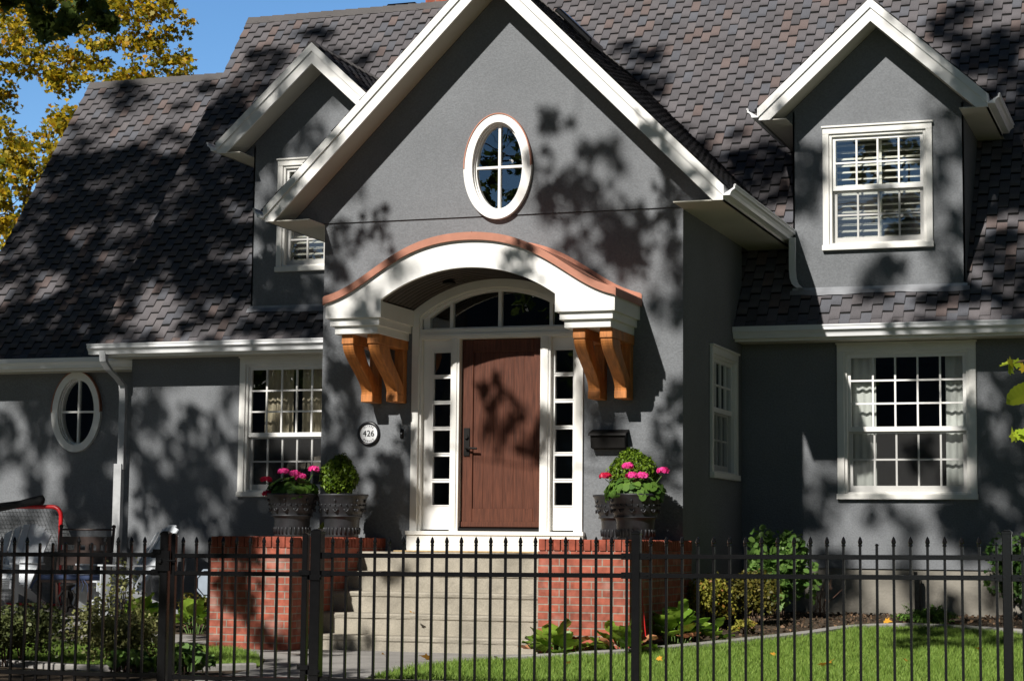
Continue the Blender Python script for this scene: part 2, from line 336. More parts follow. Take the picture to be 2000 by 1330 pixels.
# ================================================================ the house
HOUSE = thing("house", "charcoal stucco house with white trim, steep shingle roof and arched copper entry canopy", "house", (0, 2.7, 0))
M2 = 1.307
TABC = np.array([(.112, .103, .104), (.100, .094, .096), (.094, .098, .108), (.140, .103, .090), (.082, .077, .078), (.125, .112, .110)])*np.array([1.01, 1.035, 1.09])
def shingles(name, parent, O, U, V, N, W, H, keep=None, seed=1):
    rg = np.random.default_rng(seed); cw, rh = .1155, .224
    O, U, V, N = map(np.array, (O, U, V, N)); nu = int(W/cw)+1; nv = int(H/rh)+3
    i, j = np.meshgrid(np.arange(nu), np.arange(-1, nv)); i = i.ravel(); j = j.ravel()
    u0 = i*cw+.0025; u1 = (i+1)*cw-.0025; v0 = j*rh+(i % 2)*rh/2+rg.normal(0, .004, len(i))
    v0 = np.maximum(v0, -.012); vt = np.minimum(np.maximum(j*rh+(i % 2)*rh/2, 0)+rh+.025, H); u1 = np.minimum(u1, W)
    ok = (vt-v0 > .03) & (u1-u0 > .02)
    if keep is not None: ok &= keep((u0+u1)/2, (v0+vt)/2)
    i, u0, u1, v0, vt = i[ok], u0[ok], u1[ok], v0[ok], vt[ok]; n = len(i)
    vm = np.maximum(v0+.02, vt-.025-rg.uniform(.014, .024, n)); hb = .017+rg.uniform(-.003, .003, n); h2 = hb*.25; h3 = hb*.05
    sl_ = rg.normal(0, .0028, n)
    g = .0032; ul, ur = u0-.0025, u1+.0025; vh = np.clip(v0+rh/2, v0+.01, vm-.01); hh = hb*.62
    def P(u, v, h): return O+u[:, None]*U+v[:, None]*V+h[:, None]*N
    z = np.zeros(n); e = hb*0+.0004*(i % 3)
    vs = np.stack([P(ul, v0+sl_, hb), P(ur-g, v0-sl_, hb), P(ur-g, vh, hh), P(ul, vh, hh), P(ul+g, vh, hh), P(ur, vh, hh), P(ur, vm, h2), P(ul+g, vm, h2), P(ur, vt, h3), P(ul+g, vt, h3), P(ul, v0+sl_, z), P(ur-g, v0-sl_, z)], 1)
    b = np.arange(n)[:, None]*12
    F = np.concatenate([b+np.array([0, 1, 2, 3]), b+np.array([4, 5, 6, 7]), b+np.array([7, 6, 8, 9]), b+np.array([10, 11, 1, 0])])
    me = np_mesh(vs.reshape(-1, 3), [F])
    ci = rg.choice(6, n, p=[.36, .2, .17, .09, .07, .11]); c = (TABC[ci]*.74+TABC.mean(0)*.26)*rg.uniform(.93, 1.07, (n, 1))
    C = np.concatenate([c, c, np.full((n, 3), .012), np.full((n, 3), .016)]); C = np.repeat(C, 4, 0)
    at = me.color_attributes.new("Col", 'FLOAT_COLOR', 'CORNER'); at.data.foreach_set("color", np.hstack([C, np.ones((len(C), 1))]).astype(np.float32).ravel())
    return finish(me, name, SHINGLE, parent)
def caps(m, p0, p1, w, slopes, n):            # ridge cap pieces, for the ridge from p0 to p1
    for k in range(n):
        a = p0+(p1-p0)*k/n; b = p0+(p1-p0)*(k+1.12)/n
        ax = (p1-p0)/np.linalg.norm(p1-p0); side = np.cross(ax, [0, 0, 1.])
        for s in (-1, 1):
            dn = side*s*w/math.hypot(1, slopes)+np.array([0, 0, -slopes*w/math.hypot(1, slopes)])
            u = np.array([0, 0, .034]); lo = np.array([0, 0, .022])
            m.add([tuple(a+u), tuple(b+lo), tuple(b+lo+dn), tuple(a+u+dn), tuple(a+u+dn-[0, 0, .02]), tuple(a-[0, 0, .0])], [(0, 1, 2, 3), (0, 3, 4, 5)])
def gutter(name, parent, axis, edge, z, a, b, sgn=-1, drop=.125):
    pr = [(0, 0), (0, -drop), (.075, -drop), (.084, -drop*.72), (.104, -drop*.5), (.125, -drop*.42), (.125, -.004), (.112, -.004), (.110, -.03), (.012, -.09), (.012, 0)]
    f = (lambda u, v, w: (w, edge+sgn*u, z+v)) if axis == 'x' else (lambda u, v, w: (edge+sgn*u, w, z+v))
    m = M(); m.prism(pr, a, b, f)
    # rolled front lip
    m.prism([(.118, -.014), (.133, -.014), (.133, .002), (.118, .002)], a, b, f)
    return m.build(name, GUTTER, parent)

# ---- walls
XL, XR, BT, CX = -2.138, 1.812, 4.473, -.163
def arch(xc, half, zs, rise, n=24, rev=False):
    Rr = (half*half+rise*rise)/(2*rise); zc = zs+rise-Rr; a = math.asin(half/Rr)
    p = [(xc+Rr*math.sin(t), zc+Rr*math.cos(t)) for t in np.linspace(a, -a, n)]
    return p[::-1] if rev else p                       # right to left
front = lambda Y: (lambda u, v, w: (u, Y+w, v))
door_out = [(-1.10, 1.19), (.774, 1.19)]+arch(CX, .937, 3.49, .32)
door_in = [(-1.025, 1.19), (.699, 1.19)]+arch(CX, .862, 3.43, .295)
OV1 = (-.162, 4.985, .362, .548)
bw = sheet("bay_wall", rect(XL, XR, 0, BT-.004), [[(-1.04, 1.10), (.714, 1.10)]+arch(CX, .877, 3.45, .30)], front(0), STUCCO, HOUSE, .14)
gt = 7.09-.24
sheet("gable_wall", [(XL, BT), (CX-2.376, BT), (CX, gt), (CX+2.376, BT), (XR, BT)], [ell(OV1[0], OV1[1], .305, .49)], front(-.014), STUCCO, HOUSE, .12)
m = M(); m.box(XL, XR, -.014, .0, BT-.003, BT); m.build("drip_edge", SLAB, HOUSE)
SW = (1.134, 2.37, 1.79, 3.18)
sheet("bay_side_wall", rect(0, 2.69, 0, 4.47), [rect(SW[0]+.07, SW[1]-.07, SW[2]+.06, SW[3]-.07)], lambda u, v, w: (XR-w, u, v), STUCCO, HOUSE, .12)
sheet("bay_side_wall", rect(0, 2.69, 0, 4.47), [], lambda u, v, w: (XL, u, v), STUCCO, HOUSE)
WL = (-4.465, -3.165, 1.615, 3.312); WR = (2.89, 4.40, 1.598, 3.307)
hole = lambda w: rect(w[0]+.07, w[1]-.07, w[2]+.06, w[3]-.07)
sheet("main_wall", rect(-5.985, XL, -.05, 3.50), [hole(WL)], front(2.68), STUCCO, HOUSE, .12)
sheet("main_wall", rect(XR, 7.3, .852, 3.50), [hole(WR)], front(2.68), STUCCO, HOUSE, .12)
m = M(); m.box(XR+.002, 7.3, 2.68, 2.72, .846, .852); m.build("stucco_stop", STUCCO, HOUSE)
m = M(); m.box(-5.985, -5.981, 2.68, 3.4, -.05, 3.5); m.build("main_wall", STUCCO, HOUSE)
m = M(); m.box(XR+.004, 7.28, 2.70, 2.9, -.1, .846); m.build("foundation", FOUND, HOUSE)
OV2 = (-7.068, 2.72, .352, .515)
sheet("wing_wall", rect(-8.62, -5.985, -.05, 3.42), [ell(OV2[0], OV2[1], .295, .455)], front(3.2), STUCCO, HOUSE, .12)
m = M(); m.box(-8.62, -8.61, 3.2, 9.2, -.05, 3.4)
m.prism([(3.21, 3.38), (9.2, 3.38), (6.19, 7.6)], -8.62, -8.60, lambda u, v, w: (w, u, v))
m.prism([(2.70, 3.48), (9.7, 3.48), (6.19, 8.4)], -6.0, -5.98, lambda u, v, w: (w, u, v))
m.box(7.28, 7.3, 2.7, 9.7, -.1, 3.5); m.box(-8.6, 7.3, 9.68, 9.7, -.1, 3.5); m.build("end_wall", STUCCO, HOUSE)
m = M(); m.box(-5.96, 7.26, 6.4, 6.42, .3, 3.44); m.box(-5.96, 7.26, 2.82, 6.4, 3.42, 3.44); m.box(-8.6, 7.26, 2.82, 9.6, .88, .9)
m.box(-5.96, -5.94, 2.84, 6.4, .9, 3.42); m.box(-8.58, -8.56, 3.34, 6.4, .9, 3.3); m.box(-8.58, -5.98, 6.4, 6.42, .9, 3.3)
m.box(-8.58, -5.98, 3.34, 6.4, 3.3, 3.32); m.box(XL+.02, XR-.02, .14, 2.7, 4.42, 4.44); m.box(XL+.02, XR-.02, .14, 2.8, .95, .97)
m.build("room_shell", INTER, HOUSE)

# ---- main and wing roofs
def main_roof(name, Ye, ze, Yr, x0, x1, seed, keep=None):
    L = math.hypot(Yr-Ye, (Yr-Ye)*M2); V = np.array([0, 1/math.hypot(1, M2), M2/math.hypot(1, M2)]); N = np.array([0, -V[2], V[1]])
    m = M(); zr = ze+(Yr-Ye)*M2
    m.prism([(Ye, ze), (Yr, zr), (2*Yr-Ye, ze), (2*Yr-Ye, ze-.13), (Yr, zr-.16), (Ye, ze-.13)], x0, x1, lambda u, v, w: (w, u, v-.004))
    r = m.build(name, SLAB, HOUSE)
    shingles("shingle_courses", r, (x0, Ye-.03, ze-.03*M2), (1, 0, 0), V, N, x1-x0, L+.03, keep, seed)
    m = M(); caps(m, np.array([x0, Yr, zr]), np.array([x1, Yr, zr]), .15, M2, int((x1-x0)/.19)); c = m.build("ridge_cap", SHINGLE, r)
    at = c.data.color_attributes.new("Col", 'FLOAT_COLOR', 'CORNER'); nn = len(c.data.loops)
    at.data.foreach_set("color", np.tile([.10, .094, .093, 1], nn).astype(np.float32))
    return r
def kp(u, v):                                  # no courses inside the dormers and the bay's roof
    x = u-6.26; zz = 3.494+(v-.03)*M2/math.hypot(1, M2)
    bad = ((np.abs(x-CX) < 6.8-zz) & (zz > 4.8)) | ((np.abs(x-CX) < 1.85) & (zz <= 4.8))
    for c in (3.365, -3.365): bad |= (np.abs(x-c) < .85) & (zz > 3.98) & (zz < 6.6-np.abs(x-c)*.92)
    return ~bad
RM = main_roof("main_roof", 2.28, 3.494, 6.19, -6.26, 7.6, 3, kp)
RW = main_roof("wing_roof", 2.80, 3.388, 6.19, -8.86, -6.0, 5)
for q in ((-6.2, XL-.01, 2.28, 2.32, 3.33, 3.48), (XR+.01, 7.6, 2.28, 2.32, 3.33, 3.48), (-8.8, -5.99, 2.80, 2.84, 3.22, 3.37)): m = M(); m.box(*q); m.build("eave_fascia", WHITE2, HOUSE)
for q in ((-6.2, XL-.01, 2.32, 2.68, 3.335, 3.35), (XR+.01, 7.6, 2.32, 2.68, 3.335, 3.35), (-8.8, -5.99, 2.84, 3.2, 3.225, 3.24)): m = M(); m.box(*q); m.build("eave_soffit", SOFFIT, HOUSE)
gutter("gutter", HOUSE, 'x', 2.279, 3.482, -6.33, XL-.01); gutter("gutter", HOUSE, 'x', 2.279, 3.482, XR+.01, 7.6); gutter("gutter", HOUSE, 'x', 2.799, 3.372, -8.9, -5.992)
# ---- gabled roofs of the bay and of the two dormers
def gable(par, cx, za, hw, sl, Yf, Yb, whw, wy, zs, gend, seed, nm="roof", as_part=False):
    ze = za-sl*hw
    m = M()
    for s in (-1, 1):
        m.prism([(cx, za), (cx+s*hw, ze), (cx+s*hw, ze-.06), (cx, za-.10)], Yf, Yb, lambda u, v, w: (u, w, v-.004))
    r = m.build(nm, SLAB, par); q = r if as_part else par
    L = math.hypot(hw, sl*hw)
    for s in (-1, 1):
        V = np.array([-s, 0, sl])/math.hypot(1, sl); N = np.array([s*sl, 0, 1])/math.hypot(1, sl)
        shingles("shingle_courses", q, (cx+s*(hw+.03), Yf-.03, ze-.03*sl), (0, 1, 0), V, N, Yb-Yf, L+.03, None, seed+s)
    m = M(); caps(m, np.array([cx, Yf-.03, za]), np.array([cx, Yb, za]), .13, sl, int((Yb-Yf)/.19)); c = m.build("ridge_cap", SHINGLE, q)
    at = c.data.color_attributes.new("Col", 'FLOAT_COLOR', 'CORNER'); at.data.foreach_set("color", np.tile([.10, .094, .093, 1], len(c.data.loops)).astype(np.float32))
    z = lambda x: za-sl*abs(x-cx)
    def chev(t0, t1, zmin):
        xe = hw; xb = min(hw, (za-t1-zmin)/sl)
        out = [(cx-xe, z(cx-xe)-t0), (cx, za-t0), (cx+xe, z(cx+xe)-t0)]
        if z(cx+xe)-t1 < zmin: out += [(cx+xe, zmin), (cx+xb, zmin), (cx, za-t1), (cx-xb, zmin), (cx-xe, zmin)]
        else: out += [(cx+xe, z(cx+xe)-t1), (cx, za-t1), (cx-xe, z(cx-xe)-t1)]
        return out
    m = M(); m.prism(chev(.002, .105, zs), Yf-.045, Yf-.018, lambda u, v, w: (u, w, v)); m.prism(chev(.105, .255, zs), Yf-.026, Yf-.002, lambda u, v, w: (u, w, v))
    m.build("rake_fascia", WHITE, q)
    m = M()
    xi = (za-.235-zs)/sl
    for s in (-1, 1):
        m.prism([(cx, za-.235), (cx+s*xi, zs), (cx+s*xi, zs+.012), (cx, za-.222)], Yf-.002, wy, lambda u, v, w: (u, w, v))
        a, b = sorted((cx+s*whw, cx+s*hw)); m.box(a, b, Yf-.002, Yb-.6, zs, zs+.012)
        n = 16
        for k in range(1, n):                    # tongue-and-groove lines
            t = k/n; x = cx+s*xi*t; zz = za-.2365-sl*abs(x-cx)
            m.add([(x, Yf+.01, zz), (x+s*.012, Yf+.01, zz-.012*sl), (x+s*.012, wy, zz-.012*sl), (x, wy, zz)], [(0, 1, 2, 3)])
    m.build("soffit", SOFFIT, q)
    for s in (-1, 1): m = M(); a, b = sorted((cx+s*hw, cx+s*(hw-.02))); m.box(a, b, Yf, gend, zs, ze-.01); m.build("eave_board", WHITE2, q)
    for s in (-1, 1): gutter("gutter", q, 'y', cx+s*hw, ze-.008, Yf-.05, gend, s, .105)
    return r
gable(HOUSE, CX, 7.09, 2.485, 1.0, -.40, 4.98, -XL+CX, -.014, 4.452, 3.0, 11, "gable_roof", True)
def dormer(cx, seed):
    w = .945; Y = 2.60; wn = (cx-.605, cx+.605, 4.352, 5.735)
    za = 7.08; sl = .92; t = za-.24
    d = sheet("dormer", [(cx-w, 3.85), (cx+w, 3.85), (cx+w, 5.804), (cx+1.124, 5.804), (cx, t), (cx-1.124, 5.804), (cx-w, 5.804)], [hole(wn)], front(Y), STUCCO, HOUSE, .12)
    m = M()
    for s in (-1, 1): m = M(); m.prism([(2.60, 3.85), (2.60, 5.95), (4.2, 5.95)], cx+s*w, cx+s*(w-.02), lambda u, v, q: (q, u, v)); m.build("cheek_wall", STUCCO, d)
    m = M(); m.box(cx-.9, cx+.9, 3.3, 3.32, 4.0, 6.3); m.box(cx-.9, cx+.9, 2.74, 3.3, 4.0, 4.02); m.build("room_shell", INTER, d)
    gable(d, cx, za, 1.247, sl, 2.22, 5.0, w, Y, 5.79, 3.85, seed)
    # apron flashing where the front meets the shingles
    m = M(); m.box(cx-w-.01, cx+w+.02, 2.585, 2.60, 3.90, 3.945)
    vv = np.array([0, -1, -M2])/math.hypot(1, M2); nn = np.array([0, -M2, 1])/math.hypot(1, M2)*-1
    P0 = np.array([0, 2.59, 3.494+.31*M2]); off = np.array([0, -.024*M2/math.hypot(1, M2), .024/math.hypot(1, M2)])
    A = [(x, *(P0+off)[1:]) for x in np.linspace(cx-w-.03, cx+w+.05, 14)]
    B_ = [(x, *(P0+off+vv*(.068+.012*math.sin(5*x)+.006*math.sin(17*x)))[1:]) for x in np.linspace(cx-w-.03, cx+w+.05, 14)]
    m.strip(A, B_); m.build("apron_flashing", FLASH, d)
    return d, wn
D1, DW1 = dormer(3.365, 21); D1["label"] = "sunlit right dormer with a whole double-hung window"
D2, DW2 = dormer(-3.365, 31); D2["label"] = "shaded left dormer half hidden behind the gable"

# ---- windows
def dh_window(w, P, cols, r1, r2, split, par=HOUSE, cw=.078, screen=True, label=None):
    x0, x1, z0, z1 = w
    m = M(P)
    m.box(x0, x0+cw, -.0, .032, z0+.06, z1-cw); m.box(x1-cw, x1, -.0, .032, z0+.06, z1-cw)
    m.box(x0, x1, .0, .034, z1-cw, z1); m.box(x0-.012, x1+.012, 0, .052, z1, z1+.022); m.box(x0-.008, x1+.008, 0, .055, z0, z0+.062)
    a, b, c, d = x0+cw-.002, x1-cw+.002, z0+.055, z1-cw+.002; j = .034
    m.box(a, a+j, -.11, .012, c, d); m.box(b-j, b, -.11, .012, c, d); m.box(a+j, b-j, -.11, .012, d-j, d); m.box(a+j, b-j, -.11, .02, c, c+j*.8)
    win = m.build("window", WHITE2, par, bevel=.004)
    if label: win["label"] = label
    a += j; b -= j; c += j*.8; d -= j
    def sash(nm, zz0, zz1, y0, y1, rows, st, bot, top, mt=.02):
        m = M(P); m.box(a, a+st, y0, y1, zz0, zz1); m.box(b-st, b, y0, y1, zz0, zz1); m.box(a+st, b-st, y0, y1, zz0, zz0+bot); m.box(a+st, b-st, y0, y1, zz1-top, zz1)
        ga, gb, gc, gd = a+st, b-st, zz0+bot, zz1-top
        for k in range(1, cols): x = ga+(gb-ga)*k/cols; m.box(x-mt/2, x+mt/2, y0+.006, y1-.004, gc, gd)
        for k in range(1, rows): zz = gc+(gd-gc)*k/rows; m.box(ga, gb, y0+.008, y1-.007, zz-mt/2, zz+mt/2)
        s = m.build(nm, WHITE, win)
        m = M(P); ym = (y0+y1)/2; m.add([(ga, ym, gc), (gb, ym, gc), (gb, ym, gd), (ga, ym, gd)], [(0, 1, 2, 3)]); m.build("pane", GLASS, win, fix=False)
        return ga, gb, gc, gd
    g1 = sash("upper_sash", split, d, -.055, -.018, r1, .036, .052, .036)
    g2 = sash("lower_sash", c, split+.03, -.098, -.062, r2, .045, .07, .05)
    if screen:
        m = M(P); m.add([(a, -.03, c), (b, -.03, c), (b, -.03, split), (a, -.03, split)], [(0, 1, 2, 3)]); m.build("insect_screen", SCREEN, win, fix=False)
    return win, (a, b, c, d)
FP = lambda Y: (lambda x, o, z: (x, Y-o, z))
def curtain(win, P, x0, x1, z0, z1, o, m_, waves, amp=.03, seed=0):
    rg = random.Random(seed); n = 60; A = []; B_ = []
    for k in range(n):
        t = k/(n-1); x = x0+(x1-x0)*t; y = o+amp*math.sin(t*waves*2*math.pi+.6*math.sin(7*t+seed)); A.append(P(x, y, z1)); B_.append(P(x+.01*math.sin(9*t), y*1.0, z0))
    m = M(); m.strip(A, B_); return m.build("curtain", m_, win, fix=False, smooth=True)
wR, gR = dh_window(WR, FP(2.68), 5, 3, 2, 2.345, label="large five-light window with white curtains right of the bay")
curtain(wR, FP(2.68), 2.94, 3.29, 1.62, 3.25, -.17, FABW, 4, .009, 1); curtain(wR, FP(2.68), 4.05, 4.36, 1.62, 3.25, -.17, FABW, 4, .009, 2)
wL, gL = dh_window(WL, FP(2.68), 5, 3, 2, 2.345, label="five-light window with beige curtains left of the bay")
curtain(wL, FP(2.68), -4.22, -3.84, 2.37, 3.28, -.20, FABB, 5, .011, 3); curtain(wL, FP(2.68), -3.72, -3.12, 2.37, 3.28, -.20, FABB, 7, .011, 4)
m = M(FP(2.68))
for x0, x1, z1 in ((-4.12, -3.86, 2.10), (-3.84, -3.55, 2.15), (-3.5, -3.2, 2.17)):
    m.prism([(x0, 1.9), (x1, 1.88), (x1+.02, z1), (x0+.03, z1-.03)], -.62, -.60, lambda u, v, w: (u, w, v))
m.build("chair_back_slat", mat("taupe_upholstery", (.20, .17, .14), .9), wL)
def shutters(win, P, x0, x1, z0, z1, zm):
    m = M(P); nx = 2
    for k in range(nx+1): x = x0+(x1-x0)*k/nx; m.box(x-.022, x+.022, -.20, -.175, z0, z1)
    for zz in (z0, zm, z1): m.box(x0, x1, -.20, -.175, zz-.022, zz+.022)
    for lo, hi in ((z0, zm), (zm, z1)):
        n = int((hi-lo-.06)/.075)
        for k in range(n):
            zz = lo+.05+(hi-lo-.08)*(k+.3)/n
            m.add([(x0, -.225, zz+.036), (x1, -.225, zz+.036), (x1, -.165, zz), (x0, -.165, zz)], [(0, 1, 2, 3)])
    return m.build("louvred_shutter", SHUT, win)
wD, g = dh_window(DW1, FP(2.60), 4, 2, 2, 5.03, cw=.07, label="dormer window with cream louvred shutters reflecting the sky"); shutters(wD, FP(2.60), g[0], g[1], g[2], g[3], 5.02)
wE, g = dh_window(DW2, FP(2.60), 4, 2, 2, 5.03, cw=.07, label="window of the left dormer half hidden by the gable fascia"); shutters(wE, FP(2.60), g[0], g[1], g[2], g[3], 5.02)
wS, g = dh_window(SW, lambda x, o, z: (XR+o, x, z), 4, 2, 2, 2.50, label="narrow shaded window in the side wall of the bay")
def loopframe(m, outer, inner, f, w0, w1):
    a = [f(u, v, w0) for u, v in outer]; b = [f(u, v, w0) for u, v in inner]
    a1 = [f(u, v, w1) for u, v in outer]; b1 = [f(u, v, w1) for u, v in inner]
    m.ring(a, b); m.ring(a1, a); m.ring(b, b1)
def oval_window(cx, cz, a, b, Y, label):
    f = front(Y); n = 56
    up = [(cx+a*math.cos(t), cz+b*math.sin(t)) for t in np.linspace(0, math.pi, n)]
    lo = [(cx+(a+.013)*math.cos(t), cz+(b+.008)*math.sin(t)) for t in np.linspace(math.pi, 2*math.pi, n)]
    inn = [(cx+(a-.083)*math.cos(t), cz+(b-.083)*math.sin(t)) for t in np.concatenate([np.linspace(0, math.pi, n), np.linspace(math.pi, 2*math.pi, n)])]
    m = M(); loopframe(m, up+lo, inn, f, -.05, .10)
    i2 = [(cx+(u-cx)*.955, cz+(v-cz)*.975) for u, v in inn]; i3 = [(cx+(u-cx)*.90, cz+(v-cz)*.94) for u, v in inn]
    m2 = [(cx+(u-cx)*1.01, cz+(v-cz)*1.01) for u, v in inn]
    loopframe(m, m2, i2, f, -.012, .10); loopframe(m, i2, i3, f, .018, .10)
    w = m.build("oval_window", WHITE, HOUSE); w["label"] = label
    m = M(); ga, gb = (a-.083)*.91, (b-.083)*.95
    m.box(cx-.013, cx+.013, Y+.02, Y+.06, cz-gb, cz+gb); m.box(cx-ga, cx-.013, Y+.022, Y+.06, cz-.013, cz+.013); m.box(cx+.013, cx+ga, Y+.022, Y+.06, cz-.013, cz+.013); m.build("glazing_bar", WHITE, w)
    m = M(); p = ell(cx, cz, (a-.083)*.97, (b-.083)*.97, 48); m.add([f(u, v, .05) for u, v in p], [tuple(range(48))]); m.build("pane", GLASS, w, fix=False)
    m = M(); t = np.linspace(-.02, math.pi+.02, 40)
    o_ = [(cx+(a+.012)*math.cos(k), cz+(b+.012)*math.sin(k)) for k in t]; i_ = [(cx+(a+.001)*math.cos(k), cz+(b+.001)*math.sin(k)) for k in t]
    m.strip([f(u, v, -.058) for u, v in o_], [f(u, v, -.058) for u, v in i_]); m.strip([f(u, v, -.058) for u, v in o_], [f(u, v, .02) for u, v in o_]); m.build("copper_flashing", COPPER, w)
oval_window(*OV1, -.014, "oval window with copper top flashing high in the gable")
oval_window(*OV2, 3.2, "shaded oval window in the low left wing")

# ---- entrance
m = M(); loopframe(m, door_out, door_in, front(0), -.03, .13)
d2 = [(-1.035, 1.2), (.709, 1.2)]+arch(CX, .872, 3.44, .298); d3 = [(-1.0, 1.2), (.674, 1.2)]+arch(CX, .837, 3.41, .29)
loopframe(m, d2, d3, front(0), .0, .13)
m.box(-1.0, .674, -.012, .13, 3.195, 3.30); m.box(-1.0, .674, -.022, -.012, 3.215, 3.245)
for x0, x1 in ((-.672, -.578), (.31, .42)): m.box(x0, x1, -.004, .13, 1.2, 3.195); m.box(x0+.025, x1-.025, -.016, -.004, 1.2, 3.195)
m.box(-1.12, .79, -.06, .02, .985, 1.165); m.box(-1.13, .80, -.075, .13, 1.165, 1.205)
DF = m.build("door_surround", WHITE2, HOUSE)
m = M(); m.box(-.578, .31, .02, .13, 1.205, 1.235); m.build("threshold", DARKMETAL, DF)
tr = [(-.925, 3.318), (.599, 3.318)]+arch(CX, .762, 3.425, .26); to = [(-.99, 3.29), (.664, 3.29)]+arch(CX, .83, 3.42, .285)
m = M(); loopframe(m, to, tr, front(0), .03, .10)
zt = lambda x: 3.685-(x-CX)**2/2.32
for x in (-.685, -.15, .41): m.box(x-.018, x+.018, .035, .09, 3.318, zt(x)+.005)
T = m.build("transom", WHITE, HOUSE)
m = M(); m.add([(u, .07, v) for u, v in tr], [tuple(range(len(tr)))]); m.build("pane", GLASS, T, fix=False)
for x0, x1, ga, gb in ((-.998, -.674, -.885, -.690), (.42, .672, .452, .645)):
    hs = [rect(ga, gb, 3.06-.271*k-.232, 3.06-.271*k) for k in range(6)]
    s = sheet("sidelight", rect(x0, x1, 1.22, 3.195), hs, front(.06), WHITE, HOUSE, .03)
    m = M(); m.add([(ga, .085, 1.4), (gb, .085, 1.4), (gb, .085, 3.1), (ga, .085, 3.1)], [(0, 1, 2, 3)]); m.build("pane", GLASS, s, fix=False)
    m = M()
    for q in hs: loopframe(m, [(q[0][0]-.012, q[0][1]-.012), (q[1][0]+.012, q[1][1]-.012), (q[2][0]+.012, q[2][1]+.012), (q[3][0]-.012, q[3][1]+.012)], q, front(.06), -.008, .01)
    m.build("glazing_bead", WHITE, s)
m = M(); x0, x1, z0, z1 = -.575, .308, 1.238, 3.19
m.box(x0, x0+.125, .075, .12, z0, z1); m.box(x1-.095, x1, .075, .12, z0, z1); m.box(x0+.125, x1-.095, .075, .12, z1-.13, z1); m.box(x0+.125, x1-.095, .075, .12, z0, z0+.2)
m.box(x0, x1, .058, .075, z0+.01, z0+.065)
DO = m.build("front_door", DOORW, HOUSE, bevel=.004)
m = M(); a, b = x0+.126, x1-.096; n = 6
for k in range(n): m.box(a+(b-a)*k/n+.0008, a+(b-a)*(k+1)/n-.0008, .094, .115, z0+.2, z1-.13)
m.box(a, b, .101, .112, z0+.2, z1-.13); m.build("plank_panel", DOORW, DO, bevel=.0012)
m = M(); hx = x0+.062; m.box(hx-.032, hx+.032, .062, .075, 1.98, 2.27); m.tube([(hx, .065, 2.18), (hx, .04, 2.18)], .022, 10)
m.tube([(hx, .065, 2.06), (hx, .03, 2.06), (hx+.04, .02, 2.06), (hx+.13, .022, 2.055)], .011, 8); m.build("handle", DARKMETAL, DO)

# ---- canopy over the door
XS = np.array([0, .235, .353, .63, .74, .927, 1.025, 1.227, 1.308, 1.43, 1.53]); ZS = np.array([4.08, 4.064, 4.046, 3.955, 3.908, 3.797, 3.733, 3.61, 3.568, 3.515, 3.487])
pc = np.polyfit(np.concatenate([-XS[::-1], XS]), np.concatenate([ZS[::-1], ZS]), 8)
xs = np.linspace(-1.53, 1.53, 61); ext = [(CX+x, float(np.polyval(pc, x))) for x in xs]
inn = arch(CX, .922, 3.517, .292, 30)                       # right to left
outl = ext[::-1]+[(-1.693, 3.337), (-1.085, 3.337)]+inn[::-1]+[(.759, 3.337), (1.367, 3.337)]
m = M(); f = lambda u, v, w: (u, w, v)
m.prism(outl, -.92, -.87, f)
m.box(-1.693, -1.085, -.87, 0, 3.337, 3.50); m.box(.759, 1.367, -.87, 0, 3.337, 3.50)
CN = m.build("entry_canopy", WHITE, HOUSE)
m = M(); m.strip([(u, -.87, v-.002) for u, v in inn], [(u, -.03, v-.002) for u, v in inn]); m.build("arched_ceiling", DARKW, CN)
m = M()
for k in range(1, 8): y = -.87+.84*k/8; m.tube([(u, y, v-.003) for u, v in inn], .004, 4)
m.build("ceiling_groove", SLAB, CN)
for a, b in ((-1.693, -1.085), (.759, 1.367)):
    m = M(); m.box(a+.035, b-.03, -.885, -.001, 3.26, 3.337); m.box(a+.075, b-.06, -.85, -.001, 3.182, 3.26); m.build("stepped_moulding", WHITE, CN, bevel=.004)
m = M(); up = [(u-(0 if abs(u-CX) < 1.5 else .0), v) for u, v in ext]
e2 = [(-1.712, 3.472)]+up+[(1.386, 3.472)]
top = [(u, v+.078) for u, v in e2]
m.strip([(u, -.955, v) for u, v in e2], [(u, -.955, v) for u, v in top]); m.strip([(u, -.955, v) for u, v in top], [(u, .0, v) for u, v in top]); m.strip([(u, -.955, v) for u, v in e2], [(u, .0, v) for u, v in e2])
for e, s in ((e2[0], top[0]), (e2[-1], top[-1])): m.add([(e[0], -.955, e[1]), (s[0], -.955, s[1]), (s[0], 0, s[1]), (e[0], 0, e[1])], [(0, 1, 2, 3)])
m.box(CX+.05, CX+.056, -.958, -.002, 4.155, 4.161)
m.strip([(u, -.012, v+.002) for u, v in top], [(u, -.012, v+.05) for u, v in top])
m.build("copper_roof", COPPER, CN)
m = M(); m.strip([(u, -.928, v-.014) for u, v in e2], [(u, -.928, v) for u, v in e2]); m.build("drip_mould", WHITE, CN)
m = M(); m.lathe([(.001, 0), (.06, 0), (.07, -.02), (.001, -.02)], (-.55, -.4, 3.745), 16); m.build("ceiling_light", DARKMETAL, CN)
